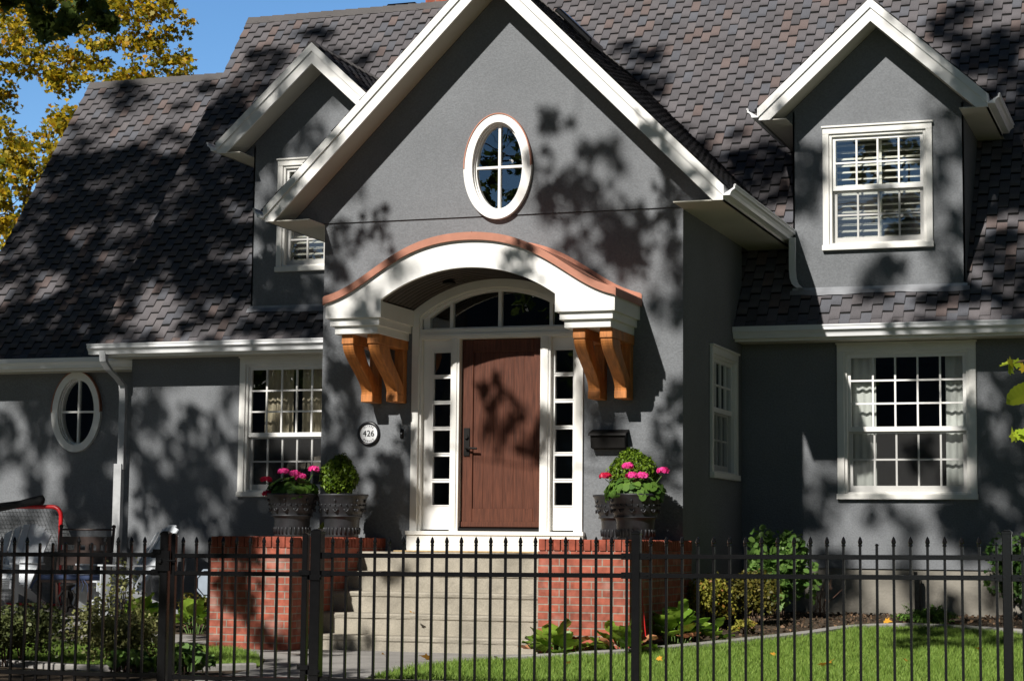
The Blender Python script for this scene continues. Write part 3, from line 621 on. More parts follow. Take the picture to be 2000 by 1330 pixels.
def bracket(x0, x1):
    m = M(); yz = lambda u, v, w: (w, u, v)
    m.prism([(0, 3.182), (-.80, 3.182), (-.80, 3.085), (0, 3.085)], x0, x1, yz)
    m.prism([(0, 2.53), (-.10, 2.53), (-.10, 3.085), (0, 3.085)], x0+.012, x1-.012, yz)
    t = np.linspace(0, 1, 20); o = [(-.785+.505*float(k*k*(3-2*k)), 3.085-.475*float(k)) for k in t]
    i = [(min(-.1, -.50+.42*float(k*k*(3-2*k))), 3.085-.475*float(k)) for k in t]
    m.prism(o+[(-.28, 2.61), (-.10, 2.61)]+i[::-1], x0+.004, x1-.004, yz); m.prism([(-.285, 2.61), (-.285, 2.53), (-.1, 2.53), (-.1, 2.61)], x0, x1, yz)
    return m.build("bracket", CEDAR, CN, bevel=.005)
for x in (-1.563, -1.28, .905, 1.18): bracket(x, x+.128)

# ---- downspouts, vents, chimney
def pipe(pts, w, d, m_=GALV, name="downspout"):
    m = M(); vs = []; n = len(pts)
    for i, p in enumerate(pts):
        x, y, z = p
        vs += [(x-w/2, y-d/2, z), (x+w/2, y-d/2, z), (x+w/2, y+d/2, z), (x-w/2, y+d/2, z)]
    m.add(vs, [(i*4+j, i*4+(j+1) % 4, i*4+4+(j+1) % 4, i*4+4+j) for i in range(n-1) for j in range(4)]+[(3, 2, 1, 0), tuple(range(4*n-4, 4*n))])
    return m.build(name, m_, HOUSE)
pipe([(-6.13, 2.22, 3.40), (-6.13, 2.24, 3.27), (-6.11, 2.34, 3.17), (-6.08, 2.5, 3.08), (-6.062, 2.60, 3.0), (-6.062, 2.62, 2.86), (-6.062, 2.62, 1.95)], .085, .065)
pipe([(-6.085, 2.60, 2.02), (-6.085, 2.60, .22)], .105, .075)
pipe([(2.42, 2.55, 4.51), (2.42, 2.55, 4.14), (2.43, 2.54, 4.05), (2.46, 2.51, 3.98), (2.52, 2.45, 3.93)], .07, .055, GUTTER)
m = M(); m.prism([(-.22, 7.17), (.22, 6.73), (.25, 6.80), (.19, 6.86), (-.15, 7.20)], 1.95, 2.45, lambda u, v, w: (u, w, v)); VB = m.build("roof_vent", BLACKM, HOUSE, bevel=.02)
m = M(); m.box(-4.1, -3.65, 6.2, 6.5, 8.60, 8.665); m.build("ridge_vent", BLACKM, HOUSE, bevel=.02)
m = M(); m.box(-4.06, -3.2, 7.6, 8.5, 6.5, 9.9); CH = m.build("chimney", BRICK, HOUSE)
m = M(); m.box(-4.1, -3.16, 7.56, 8.54, 9.9, 10.0); m.build("chimney_cap", CONC, CH)
# ================================================================ ground
def ground():
    xs = np.concatenate([[-900, -300, -120, -60, -30], np.arange(-16, 14.01, .25), [24, 50, 120, 300, 900]])
    ys = np.concatenate([[-900, -300, -120, -60, -35], np.arange(-24, 10.01, .25), [16, 30, 60, 120, 300, 900]])
    X, Y = np.meshgrid(xs, ys); Z = tz(X, Y)
    rg = np.random.default_rng(4); Z = Z+np.where((Y > -3) & (Y < 3.5) & (np.abs(X) < 8), rg.normal(0, .006, X.shape), 0)
    nx, ny = len(xs), len(ys); i, j = np.meshgrid(np.arange(nx-1), np.arange(ny-1)); k = (j*nx+i).ravel()[:, None]
    o = finish(np_mesh(np.stack([X.ravel(), Y.ravel(), Z.ravel()], 1), [k+np.array([0, 1, nx+1, nx])]), "ground", SOIL); o["kind"] = "structure"
ground()
def flat(name, pts, off, m): o = drape(name, pts, off, m, .5); o["kind"] = "structure"; return o
flat("street", [(-60, -26), (60, -26), (60, -13.2), (-60, -13.2)], .004, ASPHALT)
flat("sidewalk", [(-60, -11.6), (60, -11.6), (60, -9.9), (-60, -9.9)], .012, CONCP)
flat("front_walk", [(-4.0, -1.25), (-2.3, -1.3), (-2.24, -2.28), (-1.36, -2.28), (-1.36, -1.7), (1.03, -1.7), (1.03, -2.28), (1.1, -2.75), (.86, -3.06), (.61, -3.63), (.51, -4.18), (.52, -4.83), (.6, -9.88), (-.75, -9.88), (-.66, -4.75), (-.72, -4.18), (-1.02, -3.5), (-1.46, -2.91), (-1.8, -2.5), (-2.05, -2.34), (-2.39, -2.25), (-4.0, -2.3)], .008, CONCP)
PAT = [(-9.5, -2.3), (-5.2, -2.4), (-4.3, -2.0), (-4.36, -.8), (-4.42, .14), (-4.5, 1.0), (-4.9, 1.9), (-5.2, 3.15), (-9.5, 3.15)]
flat("patio", PAT, .012, CONCP)
KERB = [(.93, -3.02), (1.25, -2.80), (1.62, -2.61), (2.0, -2.24), (2.46, -1.55), (2.86, -.93), (3.15, -.45), (3.39, .12), (3.69, .44), (4.07, .55), (4.88, .28), (5.37, -.04), (6.2, -.4), (7.6, -.6)]
def ribbon(name, line, w, h, m, base=-.03, kind="structure"):
    L = [Vector((x, y, 0)) for x, y in line]; P = []
    for i in range(len(L)-1):                       # catmull-rom
        p0, p1, p2, p3 = L[max(i-1, 0)], L[i], L[i+1], L[min(i+2, len(L)-1)]
        for t in np.linspace(0, 1, 6, endpoint=False): P.append(.5*((2*p1)+(p2-p0)*t+(2*p0-5*p1+4*p2-p3)*t*t+(3*p1-p0-3*p2+p3)*t**3))
    P.append(L[-1]); mm = M(); rows = []
    for i, p in enumerate(P):
        t = (P[min(i+1, len(P)-1)]-P[max(i-1, 0)]).normalized(); n = Vector((-t.y, t.x, 0)); z = fz(p.x, p.y)
        a, b = p+n*w/2, p-n*w/2; rows.append([(a.x, a.y, z+base), (a.x, a.y, z+h-.01), (a.x*.9+b.x*.1, a.y*.9+b.y*.1, z+h), (a.x*.1+b.x*.9, a.y*.1+b.y*.9, z+h), (b.x, b.y, z+h-.01), (b.x, b.y, z+base)])
    for k in range(5): mm.strip([r[k] for r in rows], [r[k+1] for r in rows])
    o = mm.build(name, m); o["kind"] = kind; return [(p.x, p.y) for p in P]
KP = ribbon("lawn_kerb", KERB, .12, .055, CONCP)
K2 = ribbon("bed_kerb", [(-2.9, -4.7), (-2.0, -4.9), (-1.25, -4.68), (-.9, -4.48), (-.72, -4.32)], .11, .05, CONCP)
LAWN_R = [(.88, -3.06), (.61, -3.63), (.51, -4.18), (.52, -4.83), (.56, -6.3), (8.5, -6.3), (8.5, -.75), (7.6, -.6)]+KP[::-1][1:-1]
LAWN_L = [(-4.6, -2.42), (-2.39, -2.30), (-2.05, -2.40), (-1.8, -2.56), (-1.46, -2.98), (-1.04, -3.55), (-.74, -4.2), (-.85, -4.38), (-1.2, -4.56), (-2.0, -4.78), (-2.9, -4.6), (-4.6, -4.4)]
LAWNBASE = mat("lawn_thatch", (.07, .095, .02), .95, .3, 6., .6, 60, spec=.1)
for p in ([(-60, -9.9), (-.78, -9.9), (-.78, -6.65), (-60, -6.65)], [(.63, -9.9), (60, -9.9), (60, -6.65), (.63, -6.65)], [(-60, -13.2), (60, -13.2), (60, -11.6), (-60, -11.6)],
          [(-60, -6.6), (-5.2, -6.6), (-5.2, -2.6), (-9.6, -2.6), (-9.6, 14), (-60, 14)], [(8.5, -6.6), (60, -6.6), (60, 14), (8.5, 14)]):
    o = drape("lawn", p, .004, LAWNBASE, 2.); o["kind"] = "structure"
for p in (LAWN_R, LAWN_L): o = flat("lawn", p, .014, LAWNBASE)
def grass(polys, dens, seed):
    rg = np.random.default_rng(seed); out = []
    for p in polys:
        a = np.array(p); lo, hi = a.min(0), a.max(0); n = int((hi-lo).prod()*dens); q = rg.random((n, 2))*(hi-lo)+lo; out.append(q[inpoly(q, p)])
    q = np.concatenate(out); n = len(q); z = tz(q[:, 0], q[:, 1])+.010
    h = rg.uniform(.028, .062, n)*(.8+.35*np.sin(q[:, 0]*3.1+np.sin(q[:, 1]*2.3))**2); w = rg.uniform(.003, .0055, n); th = rg.random(n)*6.28
    le = rg.normal(0, .45, (n, 2))*h[:, None]
    c, s = np.cos(th)*w, np.sin(th)*w
    V = np.stack([np.stack([q[:, 0]-c, q[:, 1]-s, z], 1), np.stack([q[:, 0]+c, q[:, 1]+s, z], 1), np.stack([q[:, 0]+le[:, 0], q[:, 1]+le[:, 1], z+h], 1)], 1)
    return finish(np_mesh(V.reshape(-1, 3), [np.arange(3*n).reshape(n, 3)]), "grass", GRASSM)
vis = [LAWN_R[:4]+[(2.4, -5.3), (5.2, -5.0), (6.0, -.45)]+KP[::-1][7:-1], LAWN_L]
tag(grass(vis, 4200, 3), "short bright green lawn grass on both sides of the front walk", "grass", kind="stuff")
rg = np.random.default_rng(9); q = rg.random((6200, 2))*[5.4, 5.7]+[.95, -3.0]
kx = np.interp(q[:, 0], [p[0] for p in KERB], [p[1] for p in KERB]); q = q[(q[:, 1] > kx+.1) & (q[:, 1] < 2.68) & ~((q[:, 0] < 1.92) & (q[:, 1] > -2.25) & (q[:, 1] < 0)) & ~((q[:, 0] < 1.83) & (q[:, 1] > 0))]
q2 = rg.random((2600, 2))*[3.4, 3.2]+[-4.6, -.8]; q = np.concatenate([q, q2])
MULCH = leafmat("bark_mulch_chip", (.05, .035, .022), (.16, .10, .06), 0., .9, c3=(.28, .17, .09))
o = leaves("bark_mulch", np.column_stack([q, tz(q[:, 0], q[:, 1])+.012]), .035, MULCH, seed=3, up=1.2, jit=.7); tag(o, "brown bark chips and leaf litter scattered over the beds", "mulch", kind="stuff")

# ================================================================ steps and brick piers
ST = thing("front_steps", "weathered concrete front steps between two red brick piers", "steps", (-.165, -1.0, 0))
zz = [.212, .408, .606, .798, .988]; yy = [-1.935, -1.62, -1.31, -1.0, -.72]
for k in range(5):
    m = M(); a = -1.377; b = 1.047; n = 22; rs = random.Random(k); y1 = 0 if k == 4 else yy[k+1]+.05; zb = -.05 if k == 0 else zz[k-1]-.02
    prof = [(yy[k]+.006, zb), (yy[k]+.006, zz[k]-.055), (yy[k]-.006, zz[k]-.040), (yy[k]-.008, zz[k]-.014), (yy[k]+.004, zz[k]), (y1, zz[k]), (y1, zb)]
    R_ = []
    for q in range(n+1):
        x = a+(b-a)*q/n; R_.append([(x, y+(rs.uniform(-.004, .004) if 0 < p < 5 else 0), z+(rs.uniform(-.0025, .0025) if 0 < p < 5 else 0)) for p, (y, z) in enumerate(prof)])
    vs = [p for r in R_ for p in r]; m.add(vs, [(q*7+p, q*7+(p+1) % 7, (q+1)*7+(p+1) % 7, (q+1)*7+p) for q in range(n) for p in range(7)]+[tuple(range(7)), tuple(range(n*7+6, n*7-1, -1))])
    m.build("landing" if k == 4 else "step", CONC, ST)
MT = M(); MT.box(-1.0, .72, -.70, -.10, .990, 1.004); tag(MT.build("door_mat", MATT, bevel=.004), "thin tan mat lying on the landing before the door", "mat")
def pier(x0, x1, label):
    P = thing("brick_pier", label, "brick pier", ((x0+x1)/2, -1.1, 0), "brick piers beside the steps")
    m = M(); m.box(x0, x1, -2.25, -.001, -.06, 1.02); m.build("brickwork", BRICK, P)
    m = M(); rr = random.Random(x0)
    def row(a, b, mk):
        n = round((b-a)/.0735)
        for k in range(n): mk(a+(b-a)*k/n+.0045, a+(b-a)*(k+1)/n-.0045, rr.uniform(-.003, .003))
    row(x0, x1, lambda a, b, e: m.box(a, b, -2.26+e, -2.05, 1.025, 1.126+e))
    row(-2.05, -.003, lambda a, b, e: m.box(x1-.2, x1+.008+e, a, b, 1.025, 1.126+e)); row(-2.05, -.003, lambda a, b, e: m.box(x0-.008-e, x0+.2, a, b, 1.025, 1.126+e))
    m.build("rowlock_cap", BRICKCAP, P, bevel=.004)
    m = M(); m.box(x0+.012, x1-.012, -2.24, -.004, 1.02, 1.112); m.build("mortar_bed", MORTAR, P)
pier(-2.232, -1.38, "red brick pier left of the steps, with wide sunlit front")
pier(1.05, 1.902, "red brick pier right of the steps, bergenia at its foot")

# ================================================================ things on the walls
PL = thing("address_plaque", "round white address plaque with black rim reading 426 on the wall", "plaque", (-1.585, 0, 2.217))
m = M(lambda x, y, z: (x, -z, y)); m.lathe([(.001, .001), (.095, .001), (.100, .022), (.112, .032), (.126, .022), (.130, .0), (.001, 0)], k=40); m.build("rim", SIGNB, PL, local=True, smooth=True)
m = M(lambda x, y, z: (x, -z, y)); m.lathe([(.001, .012), (.104, .012), (.104, .0)], k=40); m.build("face", SIGNW, PL, local=True)
def lettering(txt, size, x, z, rot, y, par, name, m_=SIGNB):
    cu = bpy.data.curves.new("t", 'FONT'); cu.body = txt; cu.size = size; cu.align_x = 'CENTER'; cu.align_y = 'CENTER'; cu.extrude = .0015
    t = bpy.data.objects.new("t", cu); COL.objects.link(t); bpy.context.view_layer.update()
    me = bpy.data.meshes.new_from_object(t.evaluated_get(bpy.context.evaluated_depsgraph_get())); bpy.data.objects.remove(t)
    me.materials.clear(); me.transform(Matrix.Translation((x, y, z)) @ Matrix.Rotation(R(90), 4, 'X') @ Matrix.Rotation(rot, 4, 'Z')); return me
def merge(mes, name, m_, par):
    bm = bmesh.new()
    for e in mes: bm.from_mesh(e)
    me = bpy.data.meshes.new(name); bm.to_mesh(me); bm.free(); return finish(me, name, m_, par, local=True)
merge([lettering("426", .088, 0, -.001, 0, -.0145, PL, "n")], "numerals", SIGNB, PL)
L = []
for k, c in enumerate("CLIFFE"): a = R(38-15.2*k); L.append(lettering(c, .025, -.078*math.sin(a), .078*math.cos(a), a, -.0145, PL, "l"))
for k, c in enumerate("AVENUE"): a = R(-40+16*k); L.append(lettering(c, .025, .080*math.sin(a), -.080*math.cos(a), a, -.0145, PL, "l"))
merge(L, "lettering", SIGNB, PL)
DBL = thing("doorbell", "small dark doorbell on the wall left of the door", "doorbell", (-1.21, 0, 2.215))
m = M(); m.box(-.018, .018, -.018, 0, -.05, .05); m.build("plate", DARKMETAL, DBL, local=True, bevel=.004); m = M(lambda x, y, z: (x, -z, y)); m.lathe([(.001, .024), (.009, .022), (.01, .017)], k=12); m.build("button", FLASH, DBL, local=True)
MB_ = thing("mailbox", "black wall mailbox with sloping lid right of the door", "mailbox", (1.062, 0, 2.13))
m = M(); m.prism([(0, -.095), (-.10, -.085), (-.12, .06), (0, .075)], -.18, .18, lambda u, v, w: (w, u, v)); m.build("body", DARKMETAL, MB_, local=True, bevel=.004)
m = M(); m.prism([(0, .105), (-.135, .062), (-.14, .040), (-.128, .040), (-.125, .055), (0, .085)], -.196, .196, lambda u, v, w: (w, u, v)); m.build("lid", DARKMETAL, MB_, local=True)

# ================================================================ fence
def fzr(x): return .0082*(x-1.83)                 # the run follows the street's slight fall
YF = -6.0
def picket(m, x, broken=False):
    d = fzr(x); t = 1.135+d
    m.box(x-.0085, x+.0085, YF-.0085, YF+.0085, -.09, t-.062)
    if broken: m.lathe([(.011, 0), (.013, .008), (.001, .016)], (x, YF, t-.062), 8); return
    m.lathe([(.0085, -.004), (.014, .0), (.0145, .006), (.010, .012), (.0155, .022), (.0155, .03), (.009, .052), (.001, .064)], (x, YF, t-.064), 8)
def rails(root, a, b, zs, brk=True):
    for z in zs:
        m = M(); za, zb = z+fzr(a), z+fzr(b); h = .016
        m.add([(a, YF-.017, za-h), (b, YF-.017, zb-h), (b, YF+.017, zb-h), (a, YF+.017, za-h), (a, YF-.017, za+h), (b, YF-.017, zb+h), (b, YF+.017, zb+h), (a, YF+.017, za+h)],
              [(0, 3, 2, 1), (4, 5, 6, 7), (0, 1, 5, 4), (1, 2, 6, 5), (2, 3, 7, 6), (3, 0, 4, 7)])
        if brk:
            for e, s in ((a, 1), (b, -1)):
                if (e, s) in NOBR: continue
                zz = z+fzr(e); p, q = sorted((e, e+s*.075)); m.box(p, q, YF-.021, YF+.021, zz-.022, zz+.022)
                m.ball((e+s*.05, YF-.022, zz), .006, 5)
        m.build("rail", BLACKM, root, bevel=.003)
NOBR = set()
RZ = (.998, .867, .105)
def post(root, x, w=.062, top=1.158, name="post"):
    t = top+fzr(x)+.012; h = w/2
    m = M(); m.box(x-h, x+h, YF-h, YF+h, -.3, t-.02); m.build(name, BLACKM, root, bevel=.004)
    m = M(); m.box(x-h-.003, x+h+.003, YF-h-.003, YF+h+.003, t-.024, t-.006); m.prism([(-h, 0), (h, 0), (h*.4, .012), (-h*.4, .012)], -h*.8, h*.8, lambda u, v, q: (x+u, YF+q, t-.006+v)); m.build("post_cap", BLACKM, root, bevel=.003)
def pickets(root, x0, n, pitch, br=()):
    for k in range(n):
        m = M(); picket(m, x0+pitch*k, k in br); m.build("picket", BLACKM, root)
FL = thing("picket_fence", "black metal picket fence left of the gate, before the patio chairs", "fence", (-1.8, YF, 0), "black metal fence along the front yard")
post(FL, -.643, .066); rails(FL, -3.6, -.68, RZ); pickets(FL, -.8217-.1135*22, 23, .1135, (14, 15, 16, 18))
m = M(); m.box(-.70, -.585, YF-.05, YF-.034, .86, 1.01); m.box(-.72, -.66, YF-.06, YF-.05, .99, 1.02); m.tube([(-.60, YF-.045, .935), (-.53, YF-.05, .935)], .008, 6); m.ball((-.66, YF-.05, .93), .022, 6); m.build("latch", BLACKM, FL)
FR = thing("picket_fence", "long black metal picket fence right of the gate, before the steps and lawn", "fence", (3.1, YF, 0), "black metal fence along the front yard")
post(FR, .603, .080, 1.172); post(FR, 3.012, .060, 1.16); post(FR, 5.503, .060, 1.162); post(FR, 7.99, .06)
rails(FR, .643, 2.982, RZ); rails(FR, 3.042, 5.473, RZ); rails(FR, 5.533, 7.96, RZ)
pickets(FR, .7227, 21, .1110, ()); pickets(FR, 3.113, 22, .1106, (14, 21)); pickets(FR, 5.60, 22, .1106)
GA = thing("picket_gate", "black metal picket gate before the left brick pier, hinged to its post", "gate", (-.03, YF, 0))
for x, w in ((-.572, .038), (.510, .044)):
    m = M(); t = 1.15+fzr(x); m.box(x-w/2, x+w/2, YF-w/2, YF+w/2, -.04, t); m.prism([(-w/2, 0), (w/2, 0), (0, .012)], YF-w/2, YF+w/2, lambda u, v, q: (x+u, q, t+v)); m.build("stile", BLACKM, GA, bevel=.003)
rails(GA, -.553, .488, (.992, .862, .098), False); pickets(GA, -.4974, 9, .1112)
for z in (.835, .155):
    m = M(); m.box(.47, .56, YF-.035, YF-.018, z+.01, z+.045); m.box(.545, .66, YF-.05, YF-.036, z-.025, z+.012); m.box(.548, .565, YF-.05, YF-.02, z-.02, z+.04)
    m.ball((.485, YF-.036, z+.028), .007, 5); m.ball((.648, YF-.052, z-.005), .012, 6); m.build("hinge", BLACKM, GA)

# ================================================================ pots and their plants
def pot(name, label, x, y, s=1.):
    T_ = thing(name, label, "planter", (x, y, 1.126), "black urn planters on the brick piers")
    pr = [(.001, 0), (.165, 0), (.175, .012), (.170, .03), (.176, .05), (.180, .17), (.188, .20), (.205, .215), (.200, .225), (.212, .25), (.228, .30), (.236, .318), (.232, .33), (.240, .345), (.250, .395), (.262, .415), (.268, .425), (.264, .437), (.245, .437), (.235, .40), (.001, .385)]
    m = M(); m.lathe([(r*s, z*s) for r, z in pr], k=40); b = m.build("body", POTM, T_, local=True, smooth=True)
    m = M()
    for k in range(26):                        # rope band and scallops
        w = 2*math.pi*k/26; c, s_ = math.cos(w)*s, math.sin(w)*s; m.ball((c*.238, s_*.238, .327*s), .010*s, 5)
        if k % 2 == 0: m.tube([((.232)*math.cos(w+q)*s, (.232)*math.sin(w+q)*s, (.288-.028*math.cos(q/.105*1.57))*s) for q in np.linspace(-.105, .105, 7)], .008*s, 5); m.ball((c*.226, s_*.226, .285*s), .008*s, 5)
        if k % 4 == 0: m.ball((c*.252, s_*.252, .372*s), .012*s, 5); m.ball((c*.249, s_*.249, .360*s), .009*s, 5)
        m.tube([(c*.176, s_*.176, .035*s), (c*.182, s_*.182, .085*s), (c*.178, s_*.178, .10*s)], .011*s, 5)
    m.tube([(.206*math.cos(w)*s, .206*math.sin(w)*s, .214*s) for w in np.linspace(0, 2*math.pi, 40)], .007*s, 6, False)
    m.build("relief", POTM, T_, local=True, smooth=True)
    m = M(); m.lathe([(.001, .40*s), (.236*s, .40*s)], k=24); m.build("potting_soil", SOIL, T_, local=True)
pot("urn_planter", "black urn planter with pink geraniums left of the steps, in shade", -2.02, -.92)
pot("urn_planter", "black urn planter holding the ball shrub left of the steps", -1.56, -.72)
pot("urn_planter", "black urn planter with pink geraniums on the right pier, in front", 1.61, -1.02)
pot("urn_planter", "black urn planter holding the ball shrub, tucked behind on right pier", 1.33, -.58)
def dome(n, c, rx, ry, rz, rg, low=-.3, shell=.35):
    d = rg.normal(size=(n, 3)); d /= np.linalg.norm(d, axis=1)[:, None]; d[:, 2] = np.where(d[:, 2] < low, -d[:, 2]*.5, d[:, 2])
    r = 1-shell*rg.random(n)**1.6
    return np.array(c)+d*r[:, None]*[rx, ry, rz], d
def ger(label, x, y, z, heads, seed, rx=.27):
    T_ = thing("geranium", label, "flowers", (x, y, z), "pink geraniums in the pots"); rg = np.random.default_rng(seed)
    p, d = dome(520, (0, 0, .02), rx, rx*.9, .17, rg, -.25, .5); o = leaves("foliage", p+np.array([x, y, z]), .066, LGER, T_, seed, ROUND, d, .45, .35, .3)
    m = M()
    for hx, hy, hz, cr in heads: m.tube([(x+hx*.4, y+hy*.4, z), (x+hx*.8, y+hy*.8, z+hz*.6), (x+hx, y+hy, z+hz-.03)], .004, 5)
    m.build("stalks", STEMG, T_)
    for hx, hy, hz, cr in heads:
        k = 70; d = rg.normal(size=(k, 3)); d /= np.linalg.norm(d, axis=1)[:, None]; d[:, 2] = np.abs(d[:, 2])*1.0-.25
        q = np.array([x+hx, y+hy, z+hz])+d*[.052, .052, .034]; leaves("flower_head", q, .030, REDF if cr else PINK, T_, seed+3, ROUND, d, .7)
    return T_
ger("dark shaded geranium with four pink heads left of the steps", -2.02, -.92, 1.54, [(-.24, -.12, .16, 1), (-.06, -.1, .245, 0), (.09, -.16, .22, 0), (.15, -.14, .19, 0), (.24, -.02, .27, 0), (-.23, -.1, .02, 1)], 41)
ger("bright geranium with pink heads in the pot on the right pier", 1.61, -1.02, 1.54, [(-.27, -.1, .19, 1), (-.04, -.12, .28, 0), (.02, -.2, .19, 0), (.11, -.15, .19, 0), (.27, 0, .24, 0)], 42, .29)
# ball shrubs are built about their pots' rims
def ball2(label, x, y, z, r, h, seed):
    T_ = thing("ball_shrub", label, "shrub", (x, y, z), "clipped ball shrubs in the pots"); rg = np.random.default_rng(seed)
    m = M(); m.tube([(0, 0, -.03), (.01, 0, .1), (0, .01, h*.5)], [.018, .014, .008], 6); m.build("stem", TWIG, T_, local=True)
    p, d = dome(5600, (x, y, z+h*.52), r, r, h*.52, rg, -.75, .30); p[:, :2] = np.array([x, y])+(p[:, :2]-[x, y])*(1.04-.30*np.clip((p[:, 2:]-z-h*.52)/(h*.52), -.6, 1)**2); p += .012*np.sin(p[:, [1, 2, 0]]*23)+rg.normal(0, .008, p.shape)
    leaves("foliage", p, .032, LBOX, T_, 5, OVAL*[.7, 1], d, .5, .35, -1.4)
ball2("shaded round clipped shrub in the pot left of the door", -1.60, -.72, 1.52, .185, .42, 61)
ball2("sunlit round clipped shrub behind the geraniums right of the door", 1.47, -.60, 1.53, .225, .46, 62)
rg = np.random.default_rng(77); p = np.column_stack([rg.normal(-1.80, .035, 260), rg.normal(-.55, .04, 260), 1.13+rg.random(260)*.15])
tag(leaves("grass_tuft", p, .045, LSPRIG, None, 8, OVAL*[.35, 1], None, 0, 0, -2.), "tuft of lime green weed between the two left pots", "weed")
# ================================================================ furniture on the left patio
def adirondack(label, x, y, rz):
    T_ = thing("adirondack_chair", label, "chair", (x, y, fz(x, y)+.012), "pale grey garden chairs on the patio", rz)
    m = M(); y0, z0, y1, z1 = .20, .22, .74, 1.06
    nb = 6
    for k in range(nb):
        u = (k-(nb-1)/2)/((nb-1)/2); xb = u*.21; xt = u*.27; h = 1-.10*u*u; w = .040; w2 = .050
        yt = y0+(y1-y0)*h; zt_ = z0+(z1-z0)*h; yb_ = y0-.02*u*u; yt -= .03*u*u
        m.add([(xb-w, yb_, z0), (xb+w, yb_, z0), (xt+w2, yt, zt_-.012*max(0, u)*4), (xt-w2, yt, zt_+.012*min(0, u)*4), (xb-w, yb_+.02, z0-.008), (xb+w, yb_+.02, z0-.008), (xt+w2, yt+.02, zt_-.008-.012*max(0, u)*4), (xt-w2, yt+.02, zt_-.008+.012*min(0, u)*4)], [(0, 1, 2, 3), (7, 6, 5, 4), (0, 4, 5, 1), (1, 5, 6, 2), (2, 6, 7, 3), (3, 7, 4, 0)])
    m.build("backrest", GREYP, T_, local=True, bevel=.003)
    m = M(); m.box(-.27, .27, y0+.19, y0+.215, z0+.26, z0+.33); m.box(-.31, .31, y0+.26, y0+.285, z0+.36, z0+.43); m.build("back_brace", GREYP, T_, local=True)
    m = M()
    for k in range(6): t = k/5.5; yy_ = -.33+.53*t; zz_ = .37-.14*t; m.box(-.28, .28, yy_, yy_+.082, zz_, zz_+.02)
    m.build("seat", GREYP, T_, local=True)
    for s in (-1, 1):
        m = M(); m.prism([(-.32, .58), (.34, .57), (.36, .55), (-.32, .56)], s*.26, s*.40, lambda u, v, q: (q, u, v)); m.build("arm", GREYP, T_, local=True, bevel=.003)
        m = M(); m.box(s*.31-.012, s*.31+.012, -.30, -.18, 0, .56); m.build("front_leg", GREYP, T_, local=True)
        m = M(); m.prism([(-.33, .27), (-.33, .37), (.22, .23), (.74, .03), (.72, 0), (.60, 0), (.2, .13)], s*.285-.012, s*.285+.012, lambda u, v, q: (q, u, v)); m.build("rear_leg", GREYP, T_, local=True)
adirondack("pale grey slatted garden chair facing the street at the far left", -7.24, 1.86, R(6))
adirondack("pale grey slatted garden chair turned sideways beside the gate post", -5.50, 1.55, R(-36))
GO = thing("hockey_goal", "red tubular hockey goal with grey net against the wing wall", "hockey goal", (-7.7, 2.4, .2))
def arcpts(c, r, a0, a1, n, f): return [f(c[0]+r*math.cos(R(a)), c[1]+r*math.sin(R(a))) for a in np.linspace(a0, a1, n)]
fp = lambda x, z: (x, 2.45, z)
m = M(); m.tube([fp(-8.72, .21), fp(-8.72, 1.36)]+arcpts((-8.60, 1.36), .12, 180, 90, 5, fp)+arcpts((-6.92, 1.36), .12, 90, 0, 6, fp)+[fp(-6.80, .21)], .027, 10); m.build("goal_frame", REDP, GO, smooth=True)
m = M(); m.tube([fp(-6.80, .24), (-6.86, 3.05, .24), (-8.66, 3.05, .24), fp(-8.72, .24)], .02, 8); m.build("base_bar", REDP, GO)
m = M(); bk = lambda z: 2.47+.58*min(1, max(0, (1.46-z)/.75))
zs_ = np.linspace(.24, 1.46, 25)
for x in np.linspace(-8.7, -6.83, 38): m.tube([(x, bk(z), z) for z in zs_[::3]], .0032, 3, False)
for z in zs_: m.tube([(-8.7, bk(z)-.002, z), (-6.83, bk(z)-.002, z), (-6.81, 2.46, z)], .0032, 3, False)
for t in np.linspace(.1, .9, 8): m.tube([(-6.82, 2.46+(bk(z)-2.46)*t, z) for z in zs_[::3]], .0032, 3, False)
m.build("net", NET, GO)
BG = M(); BG.tube([(-9.0, 2.40, 1.38), (-8.4, 2.40, 1.415), (-7.8, 2.39, 1.45), (-7.35, 2.39, 1.515), (-7.16, 2.39, 1.55), (-7.04, 2.39, 1.565), (-7.01, 2.39, 1.56)], [.10, .085, .062, .045, .055, .062, .02], 10)
tag(BG.build("bundle", BLACKF, smooth=True), "long rolled black cloth bundle lying along the red crossbar", "bundle")
BC = thing("folding_chair", "dark brown wooden chair with navy cushion before the red goal post", "chair", (-5.97, 1.45, fz(-5.97, 1.45)+.012))
w = .36
for s in (-1, 1): m = M(); m.tube([(s*w, .22, 0), (s*w, .20, .45), (s*w, .26, 1.0)], .018, 6); m.ball((s*w, .26, 1.02), .026, 6); m.build("back_post", DARKWOOD, BC, local=True)
m = M(); m.tube([(-w, .255, .985), (w, .255, .985)], .013, 6); m.build("top_bar", DARKWOOD, BC, local=True)
m = M(); m.box(-w+.02, w-.02, .235, .255, .80, .90); m.box(-w+.02, w-.02, .215, .235, .56, .74)
for k in range(5): m.box(-w+.06+k*.15, -w+.11+k*.15, .222, .24, .50, .82)
m.build("backrest", DARKWOOD, BC, local=True)
m = M(); m.box(-.36, .36, -.24, .22, .36, .39); m.build("seat", DARKWOOD, BC, local=True)
m = M(); m.box(-.34, .36, -.26, .20, .392, .45); m.build("cushion", NAVY, BC, local=True, bevel=.025, seg=3)
m = M()
for k in range(4): m.tube([(.2+.03*k, -.265, .40), (.2+.05*k, -.28, .34), (.12+.08*k, -.285, .26)], .006, 5)
m.build("cushion_tie", NAVY, BC, local=True)
m = M(); m.tube([(-.33, -.262, .42), (-.38, -.27, .36), (-.42, -.275, .29)], .012, 6); m.build("cushion_tie", NAVY, BC, local=True)
